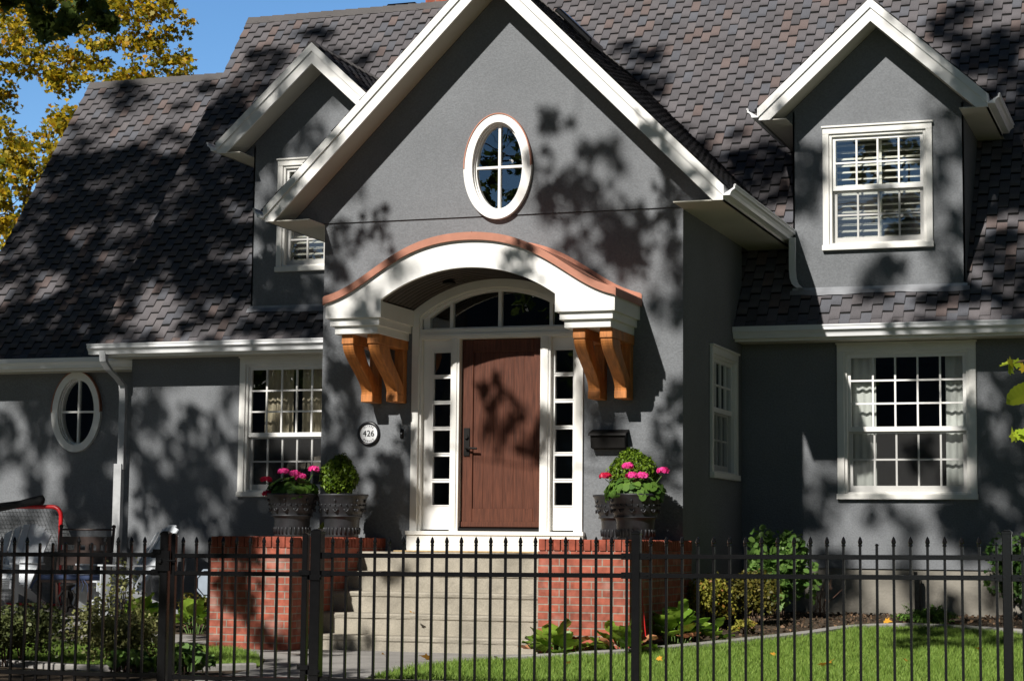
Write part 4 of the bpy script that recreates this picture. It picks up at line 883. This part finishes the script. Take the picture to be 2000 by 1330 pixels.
for s in (-1, 1): m = M(); m.tube([(s*.33, -.22, 0), (s*.33, -.2, .38)], .018, 6); m.build("leg", DARKWOOD, BC, local=True)
SD = thing("side_table", "white painted slatted side table partly behind the navy cushion", "table", (-5.75, 1.95, fz(-5.75, 1.95)+.012))
m = M()
for k in range(5): m.box(-.42+k*.17, -.26+k*.17, -.25, .25, .47, .495)
m.build("table_top", GREYP, SD, local=True); m = M(); m.box(-.38, .38, -.22, -.2, .40, .47); m.build("apron", GREYP, SD, local=True)
for sx in (-1, 1):
    for sy in (-1, 1): m = M(); m.box(sx*.38-.03, sx*.38+.03, sy*.2-.02, sy*.2+.02, 0, .47); m.build("leg", GREYP, SD, local=True)
US = thing("umbrella_stand", "ornate black iron umbrella stand on the patio behind the pale shrub", "umbrella stand", (-5.72, .9, fz(-5.72, .9)+.012))
m = M(); m.lathe([(.001, 0), (.24, 0), (.23, .03), (.15, .05), (.07, .09), (.055, .14), (.075, .2), (.06, .26), (.04, .30), (.085, .33), (.09, .35), (.03, .36), (.001, .36)], k=20); m.build("base", DARKMETAL, US, local=True, smooth=True)
m = M()
for k in range(6): w = k*1.047; m.tube([(math.cos(w)*.06, math.sin(w)*.06, .28), (math.cos(w)*.12, math.sin(w)*.12, .2), (math.cos(w)*.09, math.sin(w)*.09, .1), (math.cos(w)*.2, math.sin(w)*.2, .04)], .012, 6)
m.ball((0, -.2, .07), .035, 8); m.build("scroll", DARKMETAL, US, local=True)
YS = thing("yard_sign", "pale blue octagonal yard sign half hidden behind left brick pier", "sign", (-3.56, .25, fz(-3.56, .25)))
m = M(lambda x, y, z: (x, -z, y)); oc = [(.165*math.cos(R(22.5+45*k)), .42+.165*math.sin(R(22.5+45*k))) for k in range(8)]; oi = [(.145*math.cos(R(22.5+45*k)), .42+.145*math.sin(R(22.5+45*k))) for k in range(8)]
oj = [(.132*math.cos(R(22.5+45*k)), .42+.132*math.sin(R(22.5+45*k))) for k in range(8)]
m.prism(oc, 0, .012, lambda u, v, w: (u, v, w)); m.build("face", SIGNBL, YS, local=True)
m = M(); m.ring([(u, -.0135, v) for u, v in oi], [(u, -.0135, v) for u, v in oj]); m.build("border", SIGNB, YS, local=True)
m = M(); m.tube([(0, .012, -.1), (0, .012, .40)], .008, 6); m.build("stake", FLASH, YS, local=True)
m = M(); z0 = fz(1.97, -1.9)
m.tube([(1.945, -2.0, z0+.62), (1.95, -2.0, z0+.45), (1.965, -2.0, z0+.30), (1.985, -2.0, z0+.10), (1.96, -2.0, z0+.02), (1.945, -2.0, z0+.1), (1.95, -2.0, z0+.28)], .0045, 5)
CRD = m.build("garden_cord", mat("red_cord", (.55, .02, .02), .5)); tag(CRD, "thin red cord loop hanging beside the right brick pier", "cord")
m = M(); z0 = fz(3.77, 2.55)
m.box(3.73, 3.79, 2.55, 2.61, z0-.05, z0+.42); m.box(3.725, 3.76, 2.54, 2.62, z0+.42, z0+.47); tag(m.build("vent_pipe", BLACKM, bevel=.006), "short black pipe standing upright against the pale foundation", "pipe")

# ================================================================ garden plants
def shrub(name, label, cat, x, y, rx, ry, h, n, ls, m_, shape=OVAL, seed=1, lumps=9, group=None, stems=6, up=.3, ow=.35, droop=.3, low=.12, fill=.5):
    z = fz(x, y); T_ = thing(name, label, cat, (x, y, z), group); rg = np.random.default_rng(seed); P = []; D = []; m = M(); nl = max(1, n//lumps)
    for k in range(lumps):
        a = k*2.4+rg.random()*.6; r = math.sqrt((k+.4)/lumps)*.72; c = np.array([x+rx*r*math.cos(a), y+ry*r*math.sin(a), z+h*(low+(.78-low)*(rg.random()*.55+.45*(1-r*r)))])
        lr = rg.uniform(.36, .55); p, d = dome(nl, c, rx*lr, ry*lr, h*lr*.55, rg, -.8, fill); P.append(p); D.append(d)
        if k < stems: m.tube([(x+rx*.15*math.cos(a), y+ry*.15*math.sin(a), z-.03), tuple(.5*(c+[x, y, z])+[0, 0, .05]), tuple(c)], [.009, .007, .003], 5)
    if stems: m.build("stem", TWIG, T_)
    p = np.concatenate(P); d = np.concatenate(D); p[:, 2] = np.maximum(p[:, 2], z+.015)
    leaves("foliage", p, ls, m_, T_, seed, shape, d, ow, up, droop); return T_
shrub("hydrangea", "mid green broad leaved shrub at the house wall right of the bay", "shrub", 2.50, 1.35, .36, .34, .98, 1900, .075, LHYD, OVAL*[1.15, 1], 71, 14)
shrub("spirea", "yellow green fine leaved shrub near the right brick pier", "shrub", 2.12, -.10, .26, .30, .60, 3600, .030, LSPI, OVAL, 72, 16, up=.1, fill=.7)
shrub("spirea", "darker olive shrub with reddish tips behind the yellow green one", "shrub", 2.42, .45, .27, .27, .62, 2800, .034, LOLV, OVAL, 73, 14, fill=.7)
shrub("spirea", "small low yellow green seedling at the edge of the soil bed", "plant", 2.52, -.35, .16, .14, .17, 380, .038, LSPI, OVAL*[.6, 1], 74, 5, stems=3)
shrub("dark_shrub", "dark leafy shrub cut off by the right edge, against the wall", "shrub", 4.98, 1.95, .42, .36, 1.05, 2400, .062, LDEEP, MAPLE, 75, 14)
J = thing("juniper", "low spreading bright green juniper before the pale foundation", "shrub", (4.02, 1.25, fz(4.02, 1.25)))
rg = np.random.default_rng(76); P = []; D = []; m = M(); z0 = fz(4.02, 1.25)
for k in range(70):
    a = rg.random()*6.28; L_ = rg.uniform(.22, .42); e = rg.uniform(.25, 1.05); t = np.linspace(.1, 1, 34); b = np.array([math.cos(a)*math.cos(e), math.sin(a)*.7*math.cos(e), math.sin(e)*.62])
    q = np.array([4.02, 1.25, z0+.02])+t[:, None]*L_*b; q[:, 2] -= .06*t*t; q += rg.normal(0, .012, q.shape); P.append(q); D.append(np.tile(b, (len(t), 1))); m.tube([tuple(q[0]), tuple(q[-1])], .003, 4)
m.build("stem", TWIG, J); leaves("foliage", np.concatenate(P), .05, LJUN, J, 3, OVAL*[.35, 1], None, 0, .3, -.3)
m = M(); rg = np.random.default_rng(78); z0 = fz(2.86, 1.7)
for k in range(16): a = rg.normal(0, .35); b = rg.normal(0, .3); h = rg.uniform(.25, .52); m.tube([(2.86+rg.normal(0, .04), 1.7, z0), (2.86+a*h*.5, 1.7+b*h*.5, z0+h*.55), (2.86+a*h*.9+rg.normal(0, .03), 1.7+b*h, z0+h)], [.004, .003, .0015], 4)
tag(m.build("dry_twigs", mat("dry_stalk", (.16, .09, .06), .9)), "bare dry twigs standing beside the broad leaved shrub", "twigs")
def bergenia(label, x, y, r, n, seed, size=.17, red=.1, s=1.):
    z = fz(x, y); T_ = thing("bergenia", label, "plant", (x, y, z), "bergenia clumps along the beds"); rg = random.Random(seed); G = M(); RD = M(); st = M(); yl = M()
    for k in range(n):
        a = k*2.4+rg.uniform(-.4, .4); q = math.sqrt((k+.5)/n); lean = .25+.95*q; L_ = size*rg.uniform(.8, 1.2); bx, by = x+r*q*.55*math.cos(a), y+r*q*.45*math.sin(a)
        hs = (.12*(1.15-q)+.02)*s; w = L_*.50
        d = Vector((math.cos(a)*math.sin(lean), math.sin(a)*math.sin(lean), math.cos(lean))); sd = Vector((-math.sin(a), math.cos(a), 0)); nr = d.cross(sd)
        if nr.z < 0: nr = -nr
        o = Vector((bx, by, z+hs)); st.tube([(bx*.6+x*.4, by*.6+y*.4, z-.02), tuple(o)], .006, 5)
        vs = []; nu, nv = 5, 7; tw = rg.uniform(-.4, .4)
        for j in range(nv):
            t = j/(nv-1); ww = w*math.sqrt(max(0, 1-(2*t-1)**2)**.8)*(.75+.35*t)+.004
            for i in range(nu):
                u = (i/(nu-1)-.5)*2; p = o+d*(L_*t)+sd*(u*ww)+nr*(.10*L_*abs(u)**1.5-.30*L_*t*t*q+.015*math.sin(9*t+3*u+seed+k)+tw*u*ww*.4); p.z = max(p.z, fz(p.x, p.y)+.012); vs.append(tuple(p))
        tgt = RD if rg.random() < red and q > .6 else G
        tgt.add(vs, [(j*nu+i, j*nu+i+1, (j+1)*nu+i+1, (j+1)*nu+i) for j in range(nv-1) for i in range(nu-1)])
    st.build("stalk", STEMG, T_)
    G.build("leaf_rosette", LBERG, T_, fix=False, smooth=True)
    if RD.v: o = RD.build("withered_leaf", LBERR, T_, fix=False, smooth=True); o["label"] = "withered reddish leaf"
bergenia("big leaved bergenia spreading along the foot of the right pier front", 1.30, -2.46, .36, 20, 1, .19, .18)
bergenia("big leaved bergenia at the right front corner of the right pier", 1.86, -2.36, .26, 15, 2, .19, .2)
bergenia("tall big leaved bergenia in the bed right of the right pier", 2.12, -1.45, .30, 20, 3, .21, .15, 1.6)
bergenia("single flat leaved bergenia at the kerb right of the tall clump", 2.42, -1.30, .12, 4, 4, .20, 0)
bergenia("bright bergenia in half shade left of the left pier", -3.05, -1.0, .26, 15, 5, .18, 0, 1.4)
bergenia("darker bergenia by the patio edge, seen left of the gate post", -3.72, -.9, .30, 16, 6, .19, .1, 1.4)
shrub("potentilla", "pale yellow green bushy shrub behind the left fence", "shrub", -1.62, -4.95, .42, .34, .60, 6500, .027, LPOT, OVAL, 81, 16, stems=9, up=.3)
shrub("potentilla", "tall straggling stems of pale green leaves left of the gate", "shrub", -1.86, -4.55, .26, .18, .98, 420, .028, LPOT, OVAL, 82, 11, stems=11, fill=.9, low=.3)
shrub("dark_shrub", "dark green shrub with pale tips at the lower left corner", "shrub", -2.75, -4.75, .55, .42, .58, 6000, .032, LDRK, OVAL, 83, 16, stems=8)
shrub("leafy_plant", "bright leafy perennial at the foot of the gate hinge post", "plant", -.95, -5.1, .26, .18, .26, 220, .085, LHYD, OVAL, 84, 6, stems=4)
shrub("leafy_plant", "low green perennial behind the latch post of the gate", "plant", -1.35, -5.2, .2, .18, .22, 160, .08, LHYD, OVAL, 85, 5, stems=3)
shrub("brown_perennial", "dying brownish perennial by the patio chair and the brick pier", "plant", -3.4, -.1, .30, .22, .40, 420, .05, LOLV, OVAL, 86, 8)
rgf = random.Random(12)
FLV = [(3.8, -3.12, .095, "large orange yellow maple leaf lying on the lawn near the third post"), (3.67, 1.0, .06, "yellow fallen leaf on the soil by the juniper"), (.28, -3.02, .07, "orange fallen leaf on the walk before the bottom step"), (3.22, -2.45, .05, "small brownish leaf on the lawn beside the kerb"),
       (4.84, -1.62, .06, "tan fallen leaf on the lawn at the far right"), (1.75, -3.6, .05, "yellow fallen leaf on the lawn behind the second post"), (-.35, -1.78, .06, "curled yellow leaf on the second step, left side"), (2.4, -3.1, .05, "pale fallen leaf on the lawn before the bergenia"), (4.35, -2.6, .05, "small ochre leaf in the middle of the right lawn"), (-.25, -2.7, .05, "small yellow leaf on the walk below the steps")]
for k, (x, y, s, lab) in enumerate(FLV):
    z = .43 if "second step" in lab else fz(x, y)+.055 if "lawn" in lab else fz(x, y)+.025
    o = leaves("fallen_leaf", [(0, 0, 0)], s*1.25, LFALL, None, 100+k, MAPLE, None, 0, 2.2); o.location = (x, y, z); tag(o, lab, "leaf", "fallen leaves")

# ================================================================ trees
# street trees' crown density, shaped to cast the wanted shade on the house; laid out on the plane square to the sun (0.2 m cells, '.' = free)
CROWN = """
............................................................2222222................
.............................00...000000000000000000000000000222222................
........................0000.00...00000000000000000000000.0002222222...............
...............0000000000000.0.....0000000000000000000000..001555677...............
.............000000000000000.1.......2100000000000000000....00577777...............
.............11124441111111111.......2200000000000000000.....0367777...............
.............11114442111111111.........00022210000000000.......68888...............
..............1124443233311.1...........004664000000000.........88888..............
...542222222.113555..444421.1............03666000000000..........8888..............
112552222222.111555.5.44441.1.............366640000000............888..............
111454222222.43346544...30000..............666600000000..........6776..............
111124422224..6776644....0000...............665310000000.........6666..............
111113432222..4776665......00................44430000000.........66778.............
.11112442234..6888.7.......0..................4440112344..........8888.............
.45544443238..788998...........................222445666.......00.8888.............
.555544443268.388899.............................24446667.....00003999.............
.555555556678.888777...............................777777...0000000499.............
.777777777788.888877................................77777..000000002588............
.777777777788..888888...............................7.7777.011111114588............
.877788777788..888888.........54......................77770131111125545............
..888888777788.8888888.......44554....................77..0462111126544............
..888888777777.8888888......76554440......................0772111127766............
..888888866777.88888888....7777532400......................651112238766............
..888888876677.88877777...77877722.00......................4422234466777...........
..888887776678..77777777..6654443..........................3311255435777...........
..777777777668..77777778.8755444................0000.......2111365446777...........
...77777777677..888888888.877..................1000000.....1122344677776...........
...777777777777.888888888..77.................110000234......222433335556..........
...777777777777.7788888888.77..7.............111000048420...2222332235556..........
....77777777777.7788888888565777............00000000263103..222232234677...........
.....7777777777.7777777777666788...........00000000012000244.11111135888...........
.....7777788888..777777777788877..........200000000022456654211111145888...........
......888888888..7776655555666666........2110000000034676666412223345877...........
......8888888888.8655444455555555.......32220000000143477766.33344445777...........
.......88888888877755444444444444.......13440000000022477777234335544777...........
.......8888888888744555544444444........44541000000111467777457223556655...........
.......8789999999855435634443333......776520000112223.555455236112443333...........
.......7777999999.77446883333333.....77766111000000333..236623333333333............
.......6667999999.77666784333445.....8..551.2000000001111222556433333332...........
.......6668999999.66655785347777........6..333.1111122221222655433332222...........
.......6555699999..6665766558888........6544432211..22221122443222334456...........
.......5555589999..5678436677777........56555434245222233333222110566.66...........
.......5554478888..3565777777766........5555444524443123454500..000..66............
.......2222268773..5334777...666........443234442332211233340..00..266.66..........
.......2222257775.333346.....665........34202533321111111111.000.000.666.6.........
.......3456677766.556777......44........6841234431111111111100..00..06..66.........
.......7777764444.666666.....111........78734433111111111111..00..000.66..6........
.......7777753333.4456666.....1.........866565111111111..011000.000.006.66.........
.......66666....3.334666.........11.....776442111111.....0000.000.000.066.66.......
..............633...335...66.....1......666111........1..002.00..00.000.66666......
.............66....33....66.........1...666.....1111000..00000.00..00.006.66.......
............66...643...33...66.....1....45...32330000000..00.000.000000.06..00.....
................66...333...46........1..24...655530000111..0001000.00.000.00000....
...............66...64...333..666.......1....643211111111.111110.000000.000.0000...
...................66...33...35...6.....44...442111111111.00000000000..00.00.00....
......................666..333..566.......465122111111111.000000.00..00000000.00...
.....................66...63..333...33....465011111110000000000000.00000000000000..
........................66...43....33..3...65111310000000.000000.0000000000000000..
...........................666...333.333...663134300.00.000000.0000000000000000000.
...........................6...543..33..33.5434444.20.000000..00.000000000000000000
..............................55..333.333.33..34.444.00.00..000000000000000000000..
................................555.333.333.33.334.44.000.000000000000000000000....
................................5..54.333.333.33.344444.000000000000000000000......
..................................55.54.333.333333334.3300000000000000000000.......
....................................55.54.333333.33..33.310000000000000000.........
......................................55553.33.33..223333320000000000000...........
........................................5.543333.422222333332000000000.............
.........................................55554.444432222233332000000...............
...........................................5.444444432222233332000.................
.............................................4.44444443222223332...................
..............................................4.44444444222223.....................
.................................................444444442222......................
..................................................444444444........................
.....................................................4444..........................
......................................................4............................
""".strip().split("\n")
A_ = np.array([.96782251, -.25163385, 0.]); B_ = np.array([.1528391, .58784271, .79440617]); A0, B1, CS = -51, 51, .2
def crown_cell(p):
    i = int(math.floor(p@A_/CS))-A0; j = B1-int(math.floor(p@B_/CS))
    return CROWN[j][i] if 0 <= j < len(CROWN) and 0 <= i < len(CROWN[0]) else '.'
def crown_points(seed):
    rg = np.random.default_rng(seed); out = []
    for j, row in enumerate(CROWN):
        for i, c in enumerate(row):
            if c in '.01': continue
            cov = min(int(c)*.106, .93); lam = -math.log(1-cov)*CS*CS/(.058 if cov < .6 else .046)
            for _ in range(rg.poisson(lam)):
                a = (A0+i+rg.random())*CS; b = (B1-j+rg.random())*CS
                base = a*A_+b*B_
                yc = np.clip(rg.normal(-8.2, 1.9), -12, -4.5); t = (base[1]-yc)/.76884417
                for k in range(14):
                    p = base+t*SUN
                    if p[2] > 5.6 and not in_frame(p, 130): out.append(p); break
                    t += .6
    return np.array(out)
def tree_mesh(T_, base, top, targets, r0, m_, rg, name="trunk", bend=.35):
    """trunk up to `top`, a limb to every target, tapering"""
    m = M(); base = np.array(base, float); top = np.array(top, float); tk = [base+(top-base)*t+np.array([.12*math.sin(5*t+base[0]), .1*math.sin(4*t), 0]) for t in np.linspace(0, 1, 12)]
    m.tube([tuple(p) for p in tk], [r0*(1.35 if k == 0 else 1.12 if k == 1 else 1-.45*k/11) for k in range(12)], 14)
    nodes = [(p, r0*(1-.45*k/11)) for k, p in enumerate(tk) if k >= 6]
    for tg in sorted(targets, key=lambda q: np.linalg.norm(q-top)):
        best = min(nodes, key=lambda nd: np.linalg.norm(nd[0]-tg)*(1.0 if nd[0][2] < tg[2]+.4 else 1.8)-nd[1]*2); a, ra = best; L_ = np.linalg.norm(tg-a)
        if L_ < .05: continue
        n = max(4, int(L_/.45)); pts = []; off = rg.normal(0, .10*L_, 3)
        for k in range(n+1): t = k/n; pts.append(a+(tg-a)*t+off*math.sin(math.pi*t)+np.array([0, 0, bend*L_*.25*math.sin(math.pi*t)]))
        re = max(.006, min(.03, ra*.35)); rs = min(ra*.75, .035+.028*L_); rad = [rs+(re-rs)*(k/n) for k in range(n+1)]
        m.tube([tuple(p) for p in pts], rad, 7); nodes += [(p, rad[k]) for k, p in enumerate(pts) if k > 0]
    return m.build(name, m_, T_, smooth=True), nodes
def far_pick(P, n, seed=0):
    P = np.asarray(P); sel = [seed % len(P)]; d = np.linalg.norm(P-P[sel[0]], axis=1)
    while len(sel) < min(n, len(P)): k = int(d.argmax()); sel.append(k); d = np.minimum(d, np.linalg.norm(P-P[k], axis=1))
    return [P[k] for k in sel]
def clump_leaves(C, per, rad, rg, flat=.8):
    n = len(C)*per; c = np.repeat(np.asarray(C), per, 0); d = rg.normal(size=(n, 3)); d /= np.linalg.norm(d, axis=1)[:, None]
    return c+d*(rg.random(n)**.5)[:, None]*(np.repeat(rg.uniform(.65, 1.35, len(C)), per)[:, None]*rad*np.array([1, 1, flat]))
CP = crown_points(5); rg = np.random.default_rng(15)
def filler(c, r, n):
    out = []
    while len(out) < n:
        d = rg.normal(size=3); d /= np.linalg.norm(d); p = np.array(c)+d*r*(.55+.45*rg.random())
        if crown_cell(p) not in '0123456' and not in_frame(p, 200) and p[2] > 5.6: out.append(p)
    return np.array(out)
left = CP[:, 0] < -2.6
CA = np.concatenate([CP[left], filler((-8.5, -8.5, 12.5), np.array([5.5, 4.5, 5.]), 130)]); CB = np.concatenate([CP[~left], filler((6.5, -9.5, 12.5), np.array([4.5, 4.5, 4.5]), 110)])
BOUGH = np.array([(-5.47, -0.5, 6.95), (-5.3, -0.5, 7.01), (-5.1, -0.5, 6.9), (-4.91, -0.5, 6.96), (-4.74, -0.5, 6.84), (-4.58, -0.5, 6.76), (-5.33, -0.5, 6.8), (-5.16, -0.5, 6.7), (-5.46, -0.5, 6.81), (-5.77, -0.5, 7.08), (-5.57, -0.5, 7.05), (-4.68, -0.5, 6.95), (-4.97, -0.5, 6.77), (-5.9, -0.5, 7.07), (-4.55, -0.5, 6.72), (-5.37, -0.5, 6.65)])
for base, top, C, lab, sd, bo in (((-6.7, -7.0), (-6.9, -7.2, 8.6), CA, "tall broad street tree left of the house, its bough hanging over the roof", 1, True),
                                  ((7.5, -8.8), (7.0, -9.0, 8.4), CB, "tall street tree at the right, out on the verge", 2, False)):
    T_ = thing("street_tree", lab, "tree", (base[0], base[1], fz(*base)), "street trees shading the house front"); r_ = np.random.default_rng(sd)
    tg = far_pick(C, 46, 3)+([np.array((-4.93, -0.7, 7.32)), np.array((-5.23, -0.5, 6.88)), np.array((-4.65, -0.5, 6.8))] if bo else [])
    _, nd = tree_mesh(T_, (base[0], base[1], fz(*base)-.1), top, tg, .30, BARK, r_)
    P = clump_leaves(C, 26, .215, r_)
    if bo: P = np.concatenate([P, clump_leaves(BOUGH, 22, .10, r_)])
    leaves("crown", P, .125, LSHADE, T_, sd, MAPLE, None, 0, .5, .5)
YT = thing("maple_tree", "golden yellow autumn tree rising behind the left wing roof", "tree", (-14.6, 13.2, fz(-14.6, 13.2))); r_ = np.random.default_rng(31)
BO = [(-13.6, 12, 10.9, 1.0), (-12.6, 12, 10.9, .9), (-11.7, 12, 10.6, .8), (-12.3, 12, 10.0, .75), (-11.2, 12, 9.95, .6), (-10.75, 12.2, 9.65, .42), (-13.5, 12, 9.75, .85), (-12.8, 12, 9.5, .7), (-11.9, 12, 9.35, .55), (-14.2, 12, 10.1, .9), (-11.3, 12.1, 9.45, .42), (-10.9, 12, 10.45, .5), (-11.0, 12, 11.2, .5), (-12.2, 12, 11.6, .9),
      (-13.6, 12, 8.2, .75), (-13.0, 12, 7.95, .6), (-14.2, 12, 8.4, .7), (-13.7, 12, 7.4, .65), (-14.3, 12, 7.0, .7), (-12.75, 12, 8.7, .5), (-13.2, 12.5, 8.9, .4), (-14.2, 12, 6.2, .6), (-15.2, 13, 8.2, 1.1), (-16, 13, 9.8, 1.4), (-15, 14, 11.5, 1.5), (-13.2, 14.5, 12.2, 1.3), (-16.2, 14.5, 8, 1.3), (-13.9, 11.7, 6.6, .4), (-12.6, 12, 8.3, .35)]
C = []
for x, y, z, r in BO:
    for k in range(int(26*r**2)+5): d = r_.normal(size=3); d /= np.linalg.norm(d); C.append(np.array([x, y, z])+d*r*r_.random()**.4*np.array([1.05, .9, .62]))
C = np.array(C)
tree_mesh(YT, (-14.6, 13.2, fz(-14.6, 13.2)-.2), (-14.4, 13.1, 6.8), [np.array(b[:3]) for b in BO]+far_pick(C, 70, 2), .28, BARK, r_)
leaves("crown", clump_leaves(C, 26, .23, r_, .5), .092, LYEL, YT, 4, MAPLE, None, 0, .55, .6)
SP = thing("young_maple", "leafy maple twigs with lime green leaves reaching in from the right", "tree", (6.75, -13.0, fz(6.75, -13.0))); z0 = fz(6.75, -13.0)
m = M(); m.tube([(6.75, -13, z0-.05), (6.73, -13, 1.0), (6.70, -13.0, 1.9), (6.72, -13, 2.7)], [.03, .024, .016, .006], 8)
TW = [((6.71, -13, 1.72), (6.45, -13, 1.72), (6.16, -13, 1.665)), ((6.72, -13, 1.55), (6.45, -13.02, 1.66), (6.20, -13, 1.59)), ((6.73, -13, 1.35), (6.45, -13, 1.50), (6.19, -13, 1.445)), ((6.7, -13, 1.9), (6.9, -12.8, 2.1), (7.1, -12.6, 2.2)), ((6.71, -13, 2.2), (6.55, -13.2, 2.45), (6.5, -13.4, 2.6))]
for a, b, c in TW: m.tube([a, b, c], [.008, .005, .0025], 5)
m.build("trunk", TWIG, SP)
r_ = np.random.default_rng(6)
P = [(6.150, -13, 1.662), (6.172, -13.01, 1.660), (6.190, -13, 1.668), (6.208, -13, 1.655), (6.225, -13, 1.665), (6.165, -13, 1.652), (6.178, -13, 1.446), (6.192, -13, 1.440), (6.21, -13, 1.45)]
leaves("crown", P, .048, LSPRIG, SP, 16, MAPLE, np.tile([0, -.9, .5], (len(P), 1)), .45, 0, .6)
m = M(); lf = [(0, 0)]+[(t, (.34 if t < .75 else .34)*math.sin(math.pi*t**.8)**.8+(.018 if k % 2 else -.012)) for k, t in enumerate(np.linspace(.06, .96, 18))]+[(1.04, 0)]
ax = Vector((.80, 0, .36)); up_ = Vector((-.30, -.55, .62)).normalized(); tip = Vector((6.155, -13, 1.545))
top = [tip+(ax*t*.16)+up_*(w*.125) for t, w in lf]; mid = [tip+ax*t*.16+Vector((0, .006, 0)) for t, w in lf]; bot = [tip+(ax*t*.16)-up_*(w*.07)+Vector((0, .012, -.004)) for t, w in lf]
m.strip([tuple(p) for p in top], [tuple(p) for p in mid]); m.strip([tuple(p) for p in mid], [tuple(p) for p in bot]); m.build("big_leaf", LSPRIG, SP, fix=False)
Q = np.concatenate([clump_leaves(np.array([b, c]) if k > 2 else np.array([[6.5, -13, b[2]], [6.62, -13, b[2]+.02]]), 14, .12, r_) for k, (a, b, c) in enumerate(TW)]); Q = Q[[not in_frame(p, 40) for p in Q]]
leaves("crown", Q, .085, LSPRIG, SP, 18, MAPLE, None, 0, .4, .5)

# ---------------------------------------------------------------- unseen houses and trees, added to block sky light and fill the window reflections
def copy_thing(root, loc, label, group):
    r = root.copy(); COL.objects.link(r); r.location = loc; r["label"] = label; r["group"] = group
    for ch in list(root.children): c = ch.copy(); COL.objects.link(c); c.parent = r
    return r
TA = next(o for o in bpy.data.objects if o.name == "street_tree"); TB = bpy.data.objects["street_tree.001"]
for src, x, y, rz, lab in ((TA, -20, -26, 1.1, "unseen leafy tree added across the street, leftmost of the four there"), (TB, -12, -28.5, 2.3, "unseen leafy tree added across the street beside the brown house"), (TA, 10, -29.5, 3.0, "unseen leafy tree added across the street beside the brick house"), (TB, 21, -26.5, .4, "unseen leafy tree added across the street, rightmost of the four there"), (TB, 14, -4, 3.14, "unseen leafy tree added right of the house to block sky light")):
    c = copy_thing(src, (x, y, -.36 if y < -20 else 0), lab, "unseen trees added to block sky light"); c.rotation_euler[2] = rz
NB1 = mat("brown_siding", (.10, .075, .055), .9, .1, 4.); NB2 = mat("dark_shingles", (.04, .038, .04), .95, .2, 6.)
for x, y, lab, m_ in ((-7.6, -38, "unseen brown gabled house added across the street", NB1), (14, -38, "unseen brick gabled house added across the street", BRICK), (-25, -38, "brown gabled house added across the street, farthest left, unseen", NB1), (20, 3, "unseen brown gabled house added on the right to block sky light", NB1)):
    T_ = thing("sky_blocker_house", lab, "house", (x, y, -.36), "unseen houses added to block sky light")
    m = M(); m.box(-7, 7, -4, 4, 0, 5.2); m.prism([(-4, 5.2), (4, 5.2), (0, 9.0)], -6.99, 6.99, lambda u, v, w: (w, u, v)); m.build("wall", m_, T_, local=True)
    m = M(); m.prism([(-4.5, 4.75), (0, 9.05), (4.5, 4.75), (4.5, 4.95), (0, 9.3), (-4.5, 4.95)], -7.4, 7.4, lambda u, v, w: (w, u, v)); m.build("roof", NB2, T_, local=True)
    for wx in (-5, -2, 2, 5):
        for wz in (1.0, 3.5): m = M(); m.box(wx-.6, wx+.6, 4.0, 4.05, wz, wz+1.3); m.build("window", SIGNB, T_, local=True)
    m = M(); m.box(-.5, .5, 4.0, 4.06, 0, 2.1); m.build("door", WHITE2, T_, local=True)
